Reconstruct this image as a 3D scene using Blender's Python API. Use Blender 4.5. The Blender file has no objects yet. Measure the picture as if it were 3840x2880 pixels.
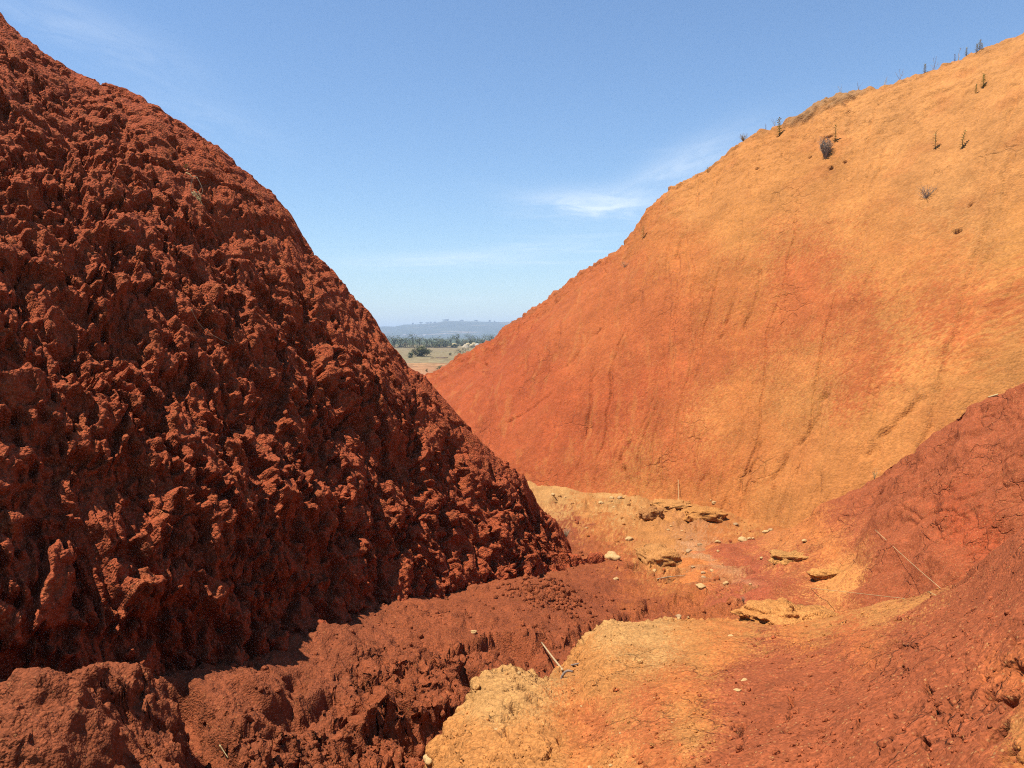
import bpy, math, random
import numpy as np
from mathutils import Vector, Matrix

random.seed(7)
RNG = np.random.default_rng(11)
scene = bpy.context.scene
COL = scene.collection
F32 = np.float32
ALB = 0.56                                     # soils are dark; the photograph is exposed for them

# ------------------------------------------------------------------ camera
PITCH = math.atan(0.0618)
FPX = 2880.0                                   # focal length in photograph pixels
cam_d = bpy.data.cameras.new('camera')
cam_d.sensor_width = 36.0
cam_d.lens = 27.0
cam_d.clip_start = 0.05
cam_d.clip_end = 20000.0
cam = bpy.data.objects.new('camera', cam_d)
COL.objects.link(cam)
cam.location = (0, 0, 0)
cam.rotation_euler = (math.pi / 2 - PITCH, 0, 0)
scene.camera = cam

# ------------------------------------------------------------------ light
SUN_EL = math.radians(67)
SUN_AZ = math.radians(-109)                     # measured from +y (view direction), negative = left
SUNV = Vector((math.sin(SUN_AZ) * math.cos(SUN_EL), math.cos(SUN_AZ) * math.cos(SUN_EL), math.sin(SUN_EL)))
sd = bpy.data.lights.new('sun', 'SUN')
sd.energy = 5.0
sd.angle = math.radians(0.5)
sd.color = (1.0, 0.93, 0.82)
sun = bpy.data.objects.new('sun', sd)
COL.objects.link(sun)
sun.rotation_euler = SUNV.to_track_quat('Z', 'Y').to_euler()

world = bpy.data.worlds.new('World')
scene.world = world
world.use_nodes = True
wn = world.node_tree.nodes
wl = world.node_tree.links
wn.clear()


class NT:
    """small helper to write node trees"""
    def __init__(self, tree):
        self.t = tree

    def n(self, typ, ins=None, **props):
        nd = self.t.nodes.new(typ)
        for k, v in props.items():
            setattr(nd, k, v)
        for k, v in (ins or {}).items():
            if isinstance(v, tuple) and len(v) == 2 and hasattr(v[0], 'outputs'):
                self.t.links.new(v[0].outputs[v[1]], nd.inputs[k])
            else:
                nd.inputs[k].default_value = v
        return nd

    def math(self, op, a, b=0.0, c=0.0, clamp=False):
        return (self.n('ShaderNodeMath', {0: a, 1: b, 2: c}, operation=op, use_clamp=clamp), 0)

    def vmath(self, op, a, b=(0, 0, 0)):
        nd = self.n('ShaderNodeVectorMath', {0: a, 1: b}, operation=op)
        return (nd, 'Value' if op in ('DOT_PRODUCT', 'LENGTH', 'DISTANCE') else 'Vector')

    def ramp(self, fac, stops, interp='LINEAR'):
        nd = self.n('ShaderNodeValToRGB', {'Fac': fac})
        nd.color_ramp.interpolation = interp
        el = nd.color_ramp.elements
        while len(el) < len(stops):
            el.new(0.5)
        for e, (p, c) in zip(el, stops):
            e.position = p
            e.color = c if len(c) == 4 else (*c, 1)
        return (nd, 'Color')

    def maprange(self, v, a, b, c, d, smooth=True):
        nd = self.n('ShaderNodeMapRange', {'Value': v, 'From Min': a, 'From Max': b, 'To Min': c, 'To Max': d})
        nd.interpolation_type = 'SMOOTHSTEP' if smooth else 'LINEAR'
        return (nd, 'Result')

    def mixc(self, fac, a, b, blend='MIX'):
        nd = self.n('ShaderNodeMix', data_type='RGBA', blend_type=blend)
        for k, v in ((0, fac), (6, a), (7, b)):
            if isinstance(v, tuple) and len(v) == 2 and hasattr(v[0], 'outputs'):
                self.t.links.new(v[0].outputs[v[1]], nd.inputs[k])
            else:
                nd.inputs[k].default_value = v if k == 0 else ((*v, 1) if len(v) == 3 else v)
        return (nd, 2)


def px_dir(u, v):
    x = (u - 1920) / FPX
    q = -(v - 1440) / FPX
    c, s = math.cos(PITCH), math.sin(PITCH)
    return np.array([x, c + q * s, -s + q * c])


def P(u, v, d):
    """photograph pixel at forward distance d -> point in the place"""
    r = px_dir(u, v)
    return r * (d / r[1])


W = NT(world.node_tree)
sky = W.n('ShaderNodeTexSky', sky_type='NISHITA', sun_disc=False, sun_elevation=SUN_EL,
          sun_rotation=SUN_AZ, altitude=0.0, air_density=1.15, dust_density=0.1, ozone_density=4.0)
tc = W.n('ShaderNodeTexCoord')
sep = W.n('ShaderNodeSeparateXYZ', {0: (tc, 'Generated')})
# thin wisps of cirrus: streaks in a plane high above
zc = W.math('MAXIMUM', (sep, 2), 0.02)
cu = W.math('DIVIDE', (sep, 0), zc)
cv = W.math('DIVIDE', (sep, 1), zc)
cpos = W.n('ShaderNodeCombineXYZ', {0: cu, 1: cv, 2: 0.0})
cmap = W.n('ShaderNodeMapping', {'Vector': (cpos, 0), 'Rotation': (0, 0, 0.22), 'Scale': (0.55, 1.5, 1.0),
                                 'Location': (3.1, 1.7, 0)})
n1 = W.n('ShaderNodeTexNoise', {'Vector': (cmap, 0), 'Scale': 0.9, 'Detail': 9.0, 'Roughness': 0.62, 'Distortion': 0.9})
n2 = W.n('ShaderNodeTexNoise', {'Vector': (cpos, 0), 'Scale': 0.16, 'Detail': 3.0})
wm = W.math('MULTIPLY', W.maprange((n1, 0), 0.47, 0.85, 0.0, 1.0), W.maprange((n2, 0), 0.45, 0.68, 0.0, 1.0))
wm = W.math('MULTIPLY', wm, 0.45)


def wisp(u, v, wu, wv, tilt, amp):
    """one cirrus wisp in the sky around a direction"""
    global wm
    d = Vector(px_dir(u, v)).normalized()
    rgt = Vector((d.y, -d.x, 0)).normalized()
    up = rgt.cross(d)
    a = (rgt * math.cos(tilt) + up * math.sin(tilt)) / (wu / FPX)
    b = (up * math.cos(tilt) - rgt * math.sin(tilt)) / (wv / FPX)
    da = W.vmath('DOT_PRODUCT', (tc, 'Generated'), tuple(a))
    db = W.vmath('DOT_PRODUCT', (tc, 'Generated'), tuple(b))
    nz = W.n('ShaderNodeTexNoise', {'Vector': (W.n('ShaderNodeCombineXYZ', {0: da, 1: db, 2: u * 0.01}), 0),
                                   'Scale': 1.3, 'Detail': 8.0, 'Roughness': 0.62, 'Distortion': 0.5})
    jit = W.math('MULTIPLY_ADD', (nz, 0), 1.6, -0.8)
    db2 = W.math('ADD', db, jit)
    r2 = W.math('ADD', W.math('MULTIPLY', da, da), W.math('MULTIPLY', db2, db2))
    g = W.math('POWER', 2.718, W.math('MULTIPLY', r2, -1.0))
    fr = W.math('GREATER_THAN', W.vmath('DOT_PRODUCT', (tc, 'Generated'), tuple(d)), 0.3)
    g = W.math('MULTIPLY', g, fr)
    g = W.math('MULTIPLY', g, W.maprange((nz, 0), 0.3, 0.68, 0.25, 1.0))
    wm = W.math('ADD', wm, W.math('MULTIPLY', g, amp))


wisp(2240, 765, 240, 50, -0.06, 0.60)
wisp(2500, 655, 220, 55, 0.38, 0.30)
wisp(2640, 560, 220, 60, 0.40, 0.16)
wisp(1640, 975, 330, 26, 0.03, 0.33)
wisp(1980, 930, 300, 24, 0.10, 0.20)
wisp(1750, 1118, 120, 14, 0.0, 0.16)
wisp(300, 90, 330, 70, -0.25, 0.16)
wisp(750, 420, 260, 60, -0.25, 0.10)
blue = W.mixc(1.0, (sky, 0), (0.90, 1.0, 1.10), 'MULTIPLY')
skyc = W.mixc(W.math('MINIMUM', wm, 0.8), blue, (7.6, 8.1, 8.6))
bg = W.n('ShaderNodeBackground', {'Color': skyc, 'Strength': 0.079})
W.n('ShaderNodeOutputWorld', {'Surface': (bg, 0)})

scene.view_settings.view_transform = 'Standard'
scene.view_settings.look = 'None'
scene.view_settings.gamma = 1.0
scene.view_settings.exposure = 0.88
scene.render.engine = 'CYCLES'
scene.cycles.filter_width = 1.1
scene.cycles.use_denoising = False
scene.cycles.denoiser = 'OPENIMAGEDENOISE'
scene.cycles.denoising_input_passes = 'RGB_ALBEDO_NORMAL'
scene.cycles.denoising_prefilter = 'ACCURATE'
scene.cycles.max_bounces = 4
scene.cycles.diffuse_bounces = 1
scene.cycles.volume_bounces = 0
scene.cycles.caustics_reflective = False
scene.cycles.caustics_refractive = False

# ------------------------------------------------------------------ noise (numpy)
_G = RNG.normal(size=(256, 3)).astype(F32)
_G /= np.linalg.norm(_G, axis=1, keepdims=True)
_PERM = np.concatenate([RNG.permutation(256)] * 3).astype(np.int32)
_R3 = RNG.random((256, 3)).astype(F32)


def _chunked(fn):
    def run(p, scale=1.0, seed=0):
        p = np.asarray(p, F32)
        res = [fn(p[i:i + 16384], scale, seed) for i in range(0, len(p), 16384)]
        if isinstance(res[0], tuple):
            return tuple(np.concatenate(r) for r in zip(*res))
        return np.concatenate(res)
    return run


_GX, _GY, _GZ = (np.ascontiguousarray(_G[:, k]) for k in range(3))
_RX, _RY, _RZ = (np.ascontiguousarray(_R3[:, k]) for k in range(3))


@_chunked
def perlin(p, scale, seed):
    q = p.T / F32(scale) + F32(seed * 17.31)
    i = np.floor(q)
    fx, fy, fz = q - i
    ix, iy, iz = i.astype(np.int32) & 255
    wx, wy, wz = (t * t * t * (t * (t * 6 - 15) + 10) for t in (fx, fy, fz))
    out = np.zeros(len(p), F32)
    for dx in (0, 1):
        hx = _PERM[ix + dx]
        ax = wx if dx else 1 - wx
        for dy in (0, 1):
            hy = _PERM[hx + iy + dy]
            axy = ax * (wy if dy else 1 - wy)
            for dz in (0, 1):
                h = _PERM[hy + iz + dz]
                out += axy * (wz if dz else 1 - wz) * (_GX[h] * (fx - dx) + _GY[h] * (fy - dy) + _GZ[h] * (fz - dz))
    return out * F32(1.5)


def fbm(p, scale, octv=4, seed=0, gain=0.5):
    out = np.zeros(len(p), F32)
    a = 1.0
    for k in range(octv):
        out += F32(a) * perlin(p, scale, seed + k)
        a *= gain
        scale *= 0.5
    return out


@_chunked
def worley(p, scale, seed):
    """distances to nearest and second nearest feature point, cell units"""
    q = p.T / F32(scale) + F32(seed * 13.7)
    i = np.floor(q)
    fx, fy, fz = q - i
    ix, iy, iz = i.astype(np.int32) & 255
    f1 = np.full(len(p), 9, F32)
    f2 = np.full(len(p), 9, F32)
    for dx in (-1, 0, 1):
        hx = _PERM[(ix + dx) & 255]
        for dy in (-1, 0, 1):
            hy = _PERM[hx + ((iy + dy) & 255)]
            for dz in (-1, 0, 1):
                h = _PERM[hy + ((iz + dz) & 255)]
                d = (_RX[h] + dx - fx) ** 2 + (_RY[h] + dy - fy) ** 2 + (_RZ[h] + dz - fz) ** 2
                f2 = np.minimum(f2, np.maximum(f1, d))
                f1 = np.minimum(f1, d)
    return np.sqrt(f1), np.sqrt(f2)


def dome(f1, r=0.8):
    return np.sqrt(np.clip(1 - (f1 / r) ** 2, 0, 1))


def sstep(x, a, b):
    t = np.clip((x - a) / (b - a), 0, 1)
    return t * t * (3 - 2 * t)


def warp(p, scale, amp, seed):
    return p + F32(amp) * np.stack([perlin(p, scale, seed), perlin(p, scale, seed + 5), perlin(p, scale, seed + 9)], 1)


# ------------------------------------------------------------------ mesh helpers
def hermite(ctrl, t):
    """ctrl (m, ...) sampled at parameters t (index units), monotone-ish cubic"""
    ctrl = np.asarray(ctrl, float)
    m = len(ctrl)
    tan = np.zeros_like(ctrl)
    tan[1:-1] = (ctrl[2:] - ctrl[:-2]) * 0.5
    tan[0] = ctrl[1] - ctrl[0]
    tan[-1] = ctrl[-1] - ctrl[-2]
    i = np.clip(np.floor(t).astype(int), 0, m - 2)
    f = (t - i).reshape(-1, *([1] * (ctrl.ndim - 1)))
    h00 = 2 * f ** 3 - 3 * f ** 2 + 1
    h10 = f ** 3 - 2 * f ** 2 + f
    h01 = -2 * f ** 3 + 3 * f ** 2
    h11 = f ** 3 - f ** 2
    return h00 * ctrl[i] + h10 * tan[i] + h01 * ctrl[i + 1] + h11 * tan[i + 1]


def params(counts):
    out = []
    for k, c in enumerate(counts):
        out.append(k + np.arange(c) / c)
    out.append(np.array([float(len(counts))]))
    return np.concatenate(out)


def loft(rows, rc, cc):
    """rows[m][n] points -> grid (M, N, 3); rc / cc = samples per interval"""
    g = hermite(np.array(rows, float), params(rc))
    g = hermite(np.swapaxes(g, 0, 1), params(cc))
    return np.swapaxes(g, 0, 1)


def normals(g, flip=False):
    a = np.gradient(g, axis=0)
    b = np.gradient(g, axis=1)
    n = np.cross(b, a)
    n /= np.maximum(np.linalg.norm(n, axis=2, keepdims=True), 1e-9)
    return -n if flip else n


def to_px(p):
    c, s = math.cos(PITCH), math.sin(PITCH)
    dep = p[..., 1] * c - p[..., 2] * s
    up = p[..., 1] * s + p[..., 2] * c
    dep = np.where(dep < 0.05, 0.05, dep)
    return np.stack([1920 + FPX * p[..., 0] / dep, 1440 - FPX * up / dep], -1), dep


SURF = {}


def mesh_arrays(name, verts, quads, cols=None, smooth=True):
    me = bpy.data.meshes.new(name)
    verts = np.ascontiguousarray(verts, F32)
    quads = np.ascontiguousarray(quads, np.int32)
    k = quads.shape[1]
    me.vertices.add(len(verts))
    me.vertices.foreach_set('co', verts.ravel())
    me.loops.add(quads.size)
    me.loops.foreach_set('vertex_index', quads.ravel())
    me.polygons.add(len(quads))
    me.polygons.foreach_set('loop_start', np.arange(len(quads), dtype=np.int32) * k)
    if smooth:
        me.polygons.foreach_set('use_smooth', np.ones(len(quads), bool))
    me.update(calc_edges=True)
    if cols is not None:
        at = me.color_attributes.new('soil', 'FLOAT_COLOR', 'POINT')
        c4 = np.ones((len(verts), 4), F32)
        c4[:, :3] = cols * ALB
        at.data.foreach_set('color', c4.ravel())
    return me


def grid_quads(M, N, flip=False):
    i = np.arange(M * N).reshape(M, N)
    q = np.stack([i[:-1, :-1], i[:-1, 1:], i[1:, 1:], i[1:, :-1]], -1).reshape(-1, 4)
    return q[:, ::-1] if flip else q


def grid_object(name, g, cols, mat, flip=False, kind='structure'):
    M, N = g.shape[:2]
    me = mesh_arrays(name, g.reshape(-1, 3), grid_quads(M, N, flip), cols)
    me.materials.append(mat)
    o = bpy.data.objects.new(name, me)
    COL.objects.link(o)
    if kind:
        o['kind'] = kind
    v = g.reshape(-1, 3).astype(float)
    uv, dep = to_px(v)
    SURF[name] = (v, uv, dep)
    return o


def pick(u, v, only=None, r=9.0):
    """point of the built ground seen at a pixel"""
    best = None
    for nm, (vv, uv, dep) in SURF.items():
        if only and nm != only:
            continue
        d2 = (uv[:, 0] - u) ** 2 + (uv[:, 1] - v) ** 2
        idx = np.nonzero(d2 < r * r)[0]
        if len(idx) == 0:
            idx = np.array([np.argmin(d2)])
            if d2[idx[0]] > 3600:
                continue
        # nearest sheet, then the closest vertex on it
        dm = dep[idx].min()
        near = idx[dep[idx] < dm * 1.03 + 0.02]
        j = near[np.argmin(d2[near])]
        if best is None or dep[j] < best[0]:
            best = (dep[j], vv[j])
    return Vector(best[1]) if best else Vector(P(u, v, 10))


def sample_colors(uv, pos, samples, jitter=60.0, power=3.0, seed=40, nscale=1.0):
    """soil colours between known spots, with ragged boundaries"""
    pf = pos.astype(F32)
    w = np.stack([fbm(pf, nscale, 5, seed, 0.7), fbm(pf, nscale, 5, seed + 11, 0.7)], 1) * jitter
    q = uv + w + RNG.normal(size=uv.shape) * jitter * 0.8
    num = np.zeros((len(uv), 3), F32)
    den = np.zeros(len(uv), F32)
    for (u, v, c) in samples:
        d2 = ((q[:, 0] - u) ** 2 + (q[:, 1] - v) ** 2) / 1e4 + 0.02
        k = (1.0 / d2 ** power).astype(F32)
        num += k[:, None] * np.array(c, F32)
        den += k
    c = num / den[:, None]
    return c * (1 + 0.16 * fbm(pf, nscale * 0.6, 5, seed + 21, 0.75))[:, None]


def seg_dist(p, poly):
    """distance from points to a polyline (3D)"""
    out = np.full(len(p), 1e9)
    for a, b in zip(poly[:-1], poly[1:]):
        ab = b - a
        t = np.clip(((p - a) @ ab) / max(ab @ ab, 1e-12), 0, 1)
        out = np.minimum(out, np.linalg.norm(p - (a + t[:, None] * ab), axis=1))
    return out


def base_pick(g, uv, pts):
    """pixels -> points on a base grid"""
    gf = g.reshape(-1, 3)
    res = []
    for (u, v) in pts:
        res.append(gf[np.argmin((uv[:, 0] - u) ** 2 + (uv[:, 1] - v) ** 2)])
    return np.array(res)


# ------------------------------------------------------------------ colours of the soils
OCHRE = (0.57, 0.232, 0.064)
OCHRE2 = (0.60, 0.305, 0.10)
ORANGE = (0.52, 0.170, 0.044)
RUST = (0.44, 0.122, 0.036)
RED = (0.335, 0.086, 0.031)
DEEP = (0.30, 0.080, 0.031)
PINK = (0.345, 0.083, 0.034)
PALE = (0.62, 0.42, 0.20)
GREYB = (0.36, 0.205, 0.095)


def soil_material(name, grain=0.02, bump=0.35, speck=0.25, gscale=60.0, var=0.22, fine=0.01, rough=0.95, cracks=0.0, cmask=0.50):
    m = bpy.data.materials.new(name)
    m.use_nodes = True
    t = NT(m.node_tree)
    m.node_tree.nodes.clear()
    at = t.n('ShaderNodeAttribute', attribute_name='soil')
    co = t.n('ShaderNodeTexCoord')
    vor = t.n('ShaderNodeTexVoronoi', {'Vector': (co, 'Object'), 'Scale': gscale, 'Randomness': 1.0})
    fn = t.n('ShaderNodeTexNoise', {'Vector': (co, 'Object'), 'Scale': gscale * 0.45, 'Detail': 3.0, 'Roughness': 0.75})
    vsep = t.n('ShaderNodeSeparateColor', {0: (vor, 'Color')})
    v2 = t.maprange((fn, 0), 0.3, 0.7, 1 - var, 1 + var)
    v3 = t.maprange((vsep, 0), 0, 1, 1 - var * 1.3, 1 + var * 1.3, False)
    val = t.math('MULTIPLY', v2, v3)
    c1 = t.vmath('MULTIPLY', (at, 'Color'), (t.n('ShaderNodeCombineXYZ', {0: val, 1: val, 2: val}), 0))
    # pale mineral grains
    sp = t.maprange((vsep, 1), 1 - 0.32 * speck, 1.0, 0.0, min(1.0, speck * 1.8))
    sp = t.math('MULTIPLY', sp, t.maprange((vor, 'Distance'), 0.25, 0.55, 1.0, 0.0))
    c3 = t.mixc(sp, c1, (0.60 * ALB, 0.31 * ALB, 0.11 * ALB))
    # relief of the grains
    hg = t.math('MULTIPLY_ADD', (vor, 'Distance'), -0.8, t.math('MULTIPLY', (fn, 0), 1.8))
    if cracks:
        wz = t.n('ShaderNodeTexNoise', {'Vector': (co, 'Object'), 'Scale': cracks * 2.2, 'Detail': 3.0})
        wv = t.n('ShaderNodeVectorMath', {0: (wz, 'Color'), 3: 0.55 / cracks}, operation='SCALE')
        cp = t.vmath('ADD', (co, 'Object'), (wv, 0))
        ce = t.n('ShaderNodeTexVoronoi', {'Vector': cp, 'Scale': cracks, 'Randomness': 1.0}, feature='DISTANCE_TO_EDGE')
        cm = t.n('ShaderNodeTexNoise', {'Vector': (co, 'Object'), 'Scale': cracks * 0.35, 'Detail': 1.0})
        cg = t.math('MULTIPLY', t.maprange((ce, 'Distance'), 0.0, 0.05, -3.2, 0.0), t.maprange((cm, 0), cmask, cmask + 0.1, 0.0, 1.0))
        hg = t.math('ADD', hg, cg)
    bp = t.n('ShaderNodeBump', {'Height': hg, 'Strength': bump, 'Distance': grain})
    bs = t.n('ShaderNodeBsdfPrincipled', {'Base Color': c3, 'Roughness': rough, 'Normal': (bp, 0)})
    bs.inputs['Specular IOR Level'].default_value = 0.12
    t.n('ShaderNodeOutputMaterial', {'Surface': (bs, 0)})
    return m


def plain_material(name, color, var=0.25, scale=8.0, rough=0.85, bump=0.0, color2=None):
    m = bpy.data.materials.new(name)
    m.use_nodes = True
    t = NT(m.node_tree)
    m.node_tree.nodes.clear()
    co = t.n('ShaderNodeTexCoord')
    nz = t.n('ShaderNodeTexNoise', {'Vector': (co, 'Object'), 'Scale': scale, 'Detail': 6.0, 'Roughness': 0.65})
    color = tuple(c * 0.62 for c in color)
    color2 = tuple(c * 0.62 for c in color2) if color2 else None
    c2 = color2 or tuple(c * (1 + var) for c in color)
    c1 = tuple(c * (1 - var) for c in color) if color2 is None else color
    col = t.mixc(t.maprange((nz, 0), 0.33, 0.67, 0, 1), c1, c2)
    ins = {'Base Color': col, 'Roughness': rough}
    if bump:
        ins['Normal'] = (t.n('ShaderNodeBump', {'Height': (nz, 0), 'Strength': bump, 'Distance': 0.02}), 0)
    bs = t.n('ShaderNodeBsdfPrincipled', ins)
    bs.inputs['Specular IOR Level'].default_value = 0.2
    t.n('ShaderNodeOutputMaterial', {'Surface': (bs, 0)})
    return m


M_MOUND = soil_material('mound_soil', grain=0.022, bump=0.9, speck=0.25, gscale=48, var=0.18)
M_HILL = soil_material('hill_soil', grain=0.03, bump=0.5, speck=0.22, gscale=24, var=0.10, cracks=1.6, cmask=0.585)
M_BANK = soil_material('bank_soil', grain=0.008, bump=0.75, speck=0.42, gscale=80, var=0.17, cracks=4.2)
M_FLOOR = soil_material('floor_soil', grain=0.012, bump=0.8, speck=0.24, gscale=70, var=0.18)
M_FAR = soil_material('plain_soil', grain=0.3, bump=0.4, speck=0.1, gscale=0.8, var=0.16)

def trim_skyline(v, line, weight, win=22):
    """raise or lower the crest of a sheet so that its top follows the surveyed outline"""
    v = v.astype(float)
    for _ in range(3):
        uv, dep = to_px(v)
        us, dv = [], []
        for (u, t) in line:
            m = np.abs(uv[:, 0] - u) < win
            us.append(u)
            dv.append(t - uv[m, 1].min())
        sh = np.interp(uv[:, 0], us, dv)
        v[:, 2] -= sh / FPX * dep * weight
    return v


MOUND_LINE = [(0, 43), (104, 139), (260, 243), (417, 309), (573, 382), (729, 477), (868, 573), (972, 668), (1076, 764), (1137, 851), (1198, 946), (1319, 1068), (1389, 1154), (1441, 1224),
              (1528, 1337), (1597, 1397), (1667, 1476), (1753, 1571), (1858, 1684), (1962, 1771), (2014, 1840), (2083, 1927), (2153, 2031), (2196, 2085)]
HILL_LINE = [(1597, 1397), (1650, 1370), (1750, 1310), (1850, 1242), (1930, 1190), (2100, 1066), (2200, 997), (2274, 945), (2345, 872), (2425, 768), (2515, 690), (2660, 608), (2771, 526),
             (2867, 482), (2941, 437), (3016, 400), (3090, 363), (3193, 337), (3268, 322), (3386, 289), (3460, 267), (3572, 226), (3646, 193), (3742, 152), (3840, 104)]

# ------------------------------------------------------------------ red mound on the left
foot = [(-1400, 3000, 2.9), (-900, 2900, 3.3), (-100, 2690, 4.25), (500, 2640, 5.1), (870, 2540, 6.0), (1180, 2420, 7.1),
        (1450, 2295, 8.45), (1750, 2210, 9.8), (2000, 2150, 11.0), (2190, 2105, 12.0), (2290, 2100, 12.5)]
ridge = [(-1400, -900, 8.8), (-800, -480, 9.0), (10, 60, 9.3), (417, 325, 9.6), (868, 590, 10.0), (1198, 965, 10.4),
         (1528, 1352, 10.9), (1858, 1705, 11.4), (2083, 1950, 12.0), (2185, 2090, 12.15), (2290, 2120, 12.6)]
rows = [[] for _ in range(8)]
for k, (f, r) in enumerate(zip(foot, ridge)):
    a = P(*f)
    b = P(*r)
    end = k / 10.0
    hz = b - a
    low = max(0.0, 1 - abs(k - 2.4) / 2.4)
    rows[0].append(a + np.array([0.12, -0.1, -0.5]))
    rows[1].append(a)
    for j, (h, v) in enumerate([(0.25 - 0.15 * low, 0.25), (0.52 - 0.15 * low, 0.52), (0.77 - 0.06 * low, 0.78)]):
        rows[2 + j].append(a + np.array([hz[0] * h, hz[1] * h, hz[2] * v]))
    rows[5].append(b)
    s = min(1.0, max(0.12, hz[2] / 4.0))
    rows[6].append(b + np.array([0.25, 1.2, -0.55]) * s)
    rows[7].append(b + np.array([0.5, 3.2, -4.5]) * s)
g = loft(rows, [14, 130, 150, 130, 110, 44, 10], [14, 60, 130, 120, 110, 100, 100, 90, 60, 24])
n = normals(g)
if n[200, 300] @ np.array([0.3, -0.8, 0.5]) < 0:
    n = -n
p = g.reshape(-1, 3).astype(F32)
nf = n.reshape(-1, 3).astype(F32)
uv0, dep0 = to_px(p.astype(float))
# features stretched along the fall line
q = p * np.array([1.0, 1.0, 0.62], F32)
qw = warp(q, 0.5, 0.16, 3)
qw2 = warp(q, 0.15, 0.06, 21)
a1, a2 = worley(qw, 0.56, 1)
b1, b2 = worley(qw2 + 3.3, 0.27, 2)
c1_, c2_ = worley(qw2, 0.115, 3)
d1_, d2_ = worley(warp(p, 0.06, 0.02, 31), 0.05, 4)
big = fbm(p, 1.6, 3, 50)
und = perlin(p, 0.8, 61)
lump = 0.10 * dome(a1, 0.85) + 0.10 * dome(b1, 0.85) * sstep(und, -0.5, 0.2)
bare = sstep(perlin(p, 0.7, 62), 0.2, 0.6)                   # smoother broken faces
lump *= 1 - 0.35 * bare
M_, N_ = g.shape[:2]
tt = np.repeat(params([14, 130, 150, 130, 110, 44, 10]), N_)
crust = sstep(fbm(qw, 0.36, 4, 71, 0.6) + 0.22 * sstep(tt, 2.4, 4.4) * 1.0, -0.03, 0.16) * (1 - 0.5 * bare)
crust2 = sstep(fbm(qw2 + 5.0, 0.17, 2, 76, 0.6), 0.02, 0.28)               # crust still on / fallen away
lump += 0.080 * crust + 0.030 * crust2 + 0.042 * dome(c1_, 0.85) * (0.15 + 0.85 * np.maximum(crust, crust2))
# crusted ledges: each juts out, recedes upwards and is undercut below
for (hh, am, ns, sd_) in [(0.62, 0.055, 0.75, 201), (0.27, 0.035, 0.36, 205), (0.12, 0.012, 0.17, 209)]:
    ph = p[:, 2] / F32(hh) + F32(1.5) * fbm(p * np.array([1, 1, 0.7], F32), ns, 2, sd_)
    fr = ph - np.floor(ph)
    saw = np.where(fr < 0.22, sstep(fr, 0, 0.22), 1 - (fr - 0.22) / 0.78)
    lump += am * (saw - 0.5) * (0.35 + 0.65 * sstep(perlin(p, ns * 1.7, sd_ + 3), -0.35, 0.2))
gran = dome(d1_, 0.9) * 0.020 + fbm(p, 0.05, 2, 81) * 0.009
lump += gran * (0.12 + 0.88 * np.maximum(crust, crust2)) + fbm(q, 0.13, 3, 91) * 0.016
crk = np.exp(-(a2 - a1) / 0.035) * sstep(perlin(p, 0.9, 95), -0.2, 0.3)
lump -= 0.07 * crk
vfl = np.abs(perlin(p * np.array([1, 1, 0.16], F32), 0.09, 99))
lump -= 0.03 * (1 - np.clip(vfl * 4, 0, 1)) * (1 - crust)
# upper part has a finer crust, the skyline stays calm
M_, N_ = g.shape[:2]
tt = np.repeat(params([14, 130, 150, 130, 110, 44, 10]), N_)
calm = 1 - 0.62 * sstep(tt, 3.7, 5.0)
amp = calm * (0.25 + 0.75 * np.clip((ridge[0][2] * 0 + 1.0), 0, 1))
ss = np.tile(params([14, 60, 130, 120, 110, 100, 100, 90, 60, 24]), M_)
tip = 1 - 0.6 * sstep(ss, 8.0, 9.3)
boost = 1 + 0.15 * (1 - sstep(ss, 4.0, 6.0)) * (1 - sstep(tt, 2.6, 4.0))
disp = (lump - 0.155) * calm * tip * boost + 0.16 * big * calm * tip
out = 0.72 * nf + np.array([0.03, -0.33, 0.16], F32)              # clods hang outwards from the face
out /= np.linalg.norm(out, axis=1, keepdims=True)
vd = p + out * disp[:, None]
vd = trim_skyline(vd, MOUND_LINE, sstep(tt, 1.6, 4.6) * (1 - 0.6 * sstep(ss, 8.9, 9.6)))
red_n = fbm(p, 0.7, 4, 15)
cols = np.array((0.365, 0.080, 0.030), F32)[None] * 1.0 + (np.array(RED, F32) - np.array(DEEP, F32))[None] * sstep(uv0[:, 0] * 0.0004 + red_n * 0.5, 0.1, 0.9)[:, None]
och = sstep(fbm(p, 0.16, 3, 25) + 0.2 * crust, 0.35, 0.8) * 0.25
cols = cols * (1 - och[:, None]) + np.array((0.40, 0.13, 0.042), F32) * och[:, None]
grid_object('red_mound', vd.reshape(g.shape), cols * 1.14, M_MOUND)

# ------------------------------------------------------------------ ochre hill on the right
hb = [(1150, 1560, 36.0), (1450, 1640, 30.0), (1700, 1740, 24.5), (1960, 1815, 20.5), (2300, 1860, 18.6), (2600, 1930, 16.9), (2850, 1985, 15.6),
      (3050, 2050, 14.2), (3400, 2120, 13.0), (3900, 2180, 12.0)]
hr = [(1380, 1545, 40.0), (1600, 1393, 36.0), (1850, 1240, 33.5), (2220, 935, 31.0), (2480, 690, 29.0), (2800, 480, 27.2), (3170, 330, 25.5),
      (3600, 215, 23.5), (4100, -30, 21.5), (4800, -420, 19.5)]
prof = [(0.10, 0.13), (0.36, 0.44), (0.62, 0.71), (0.82, 0.90)]
rows = [[] for _ in range(9)]
for k, (f, r) in enumerate(zip(hb, hr)):
    a = P(*f)
    b = P(*r)
    hz = b - a
    rows[0].append(a + np.array([-0.5, -1.0, -0.7]))
    rows[1].append(a)
    for j, (h, v) in enumerate(prof):
        rows[2 + j].append(a + np.array([hz[0] * h, hz[1] * h, hz[2] * v]))
    rows[6].append(b)
    rows[7].append(b + np.array([0.6, 1.6, -0.30]))
    rows[8].append(b + np.array([2.5, 7.0, -2.5]))
HC = [10, 56, 110, 110, 96, 84, 74, 44, 16]
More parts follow.
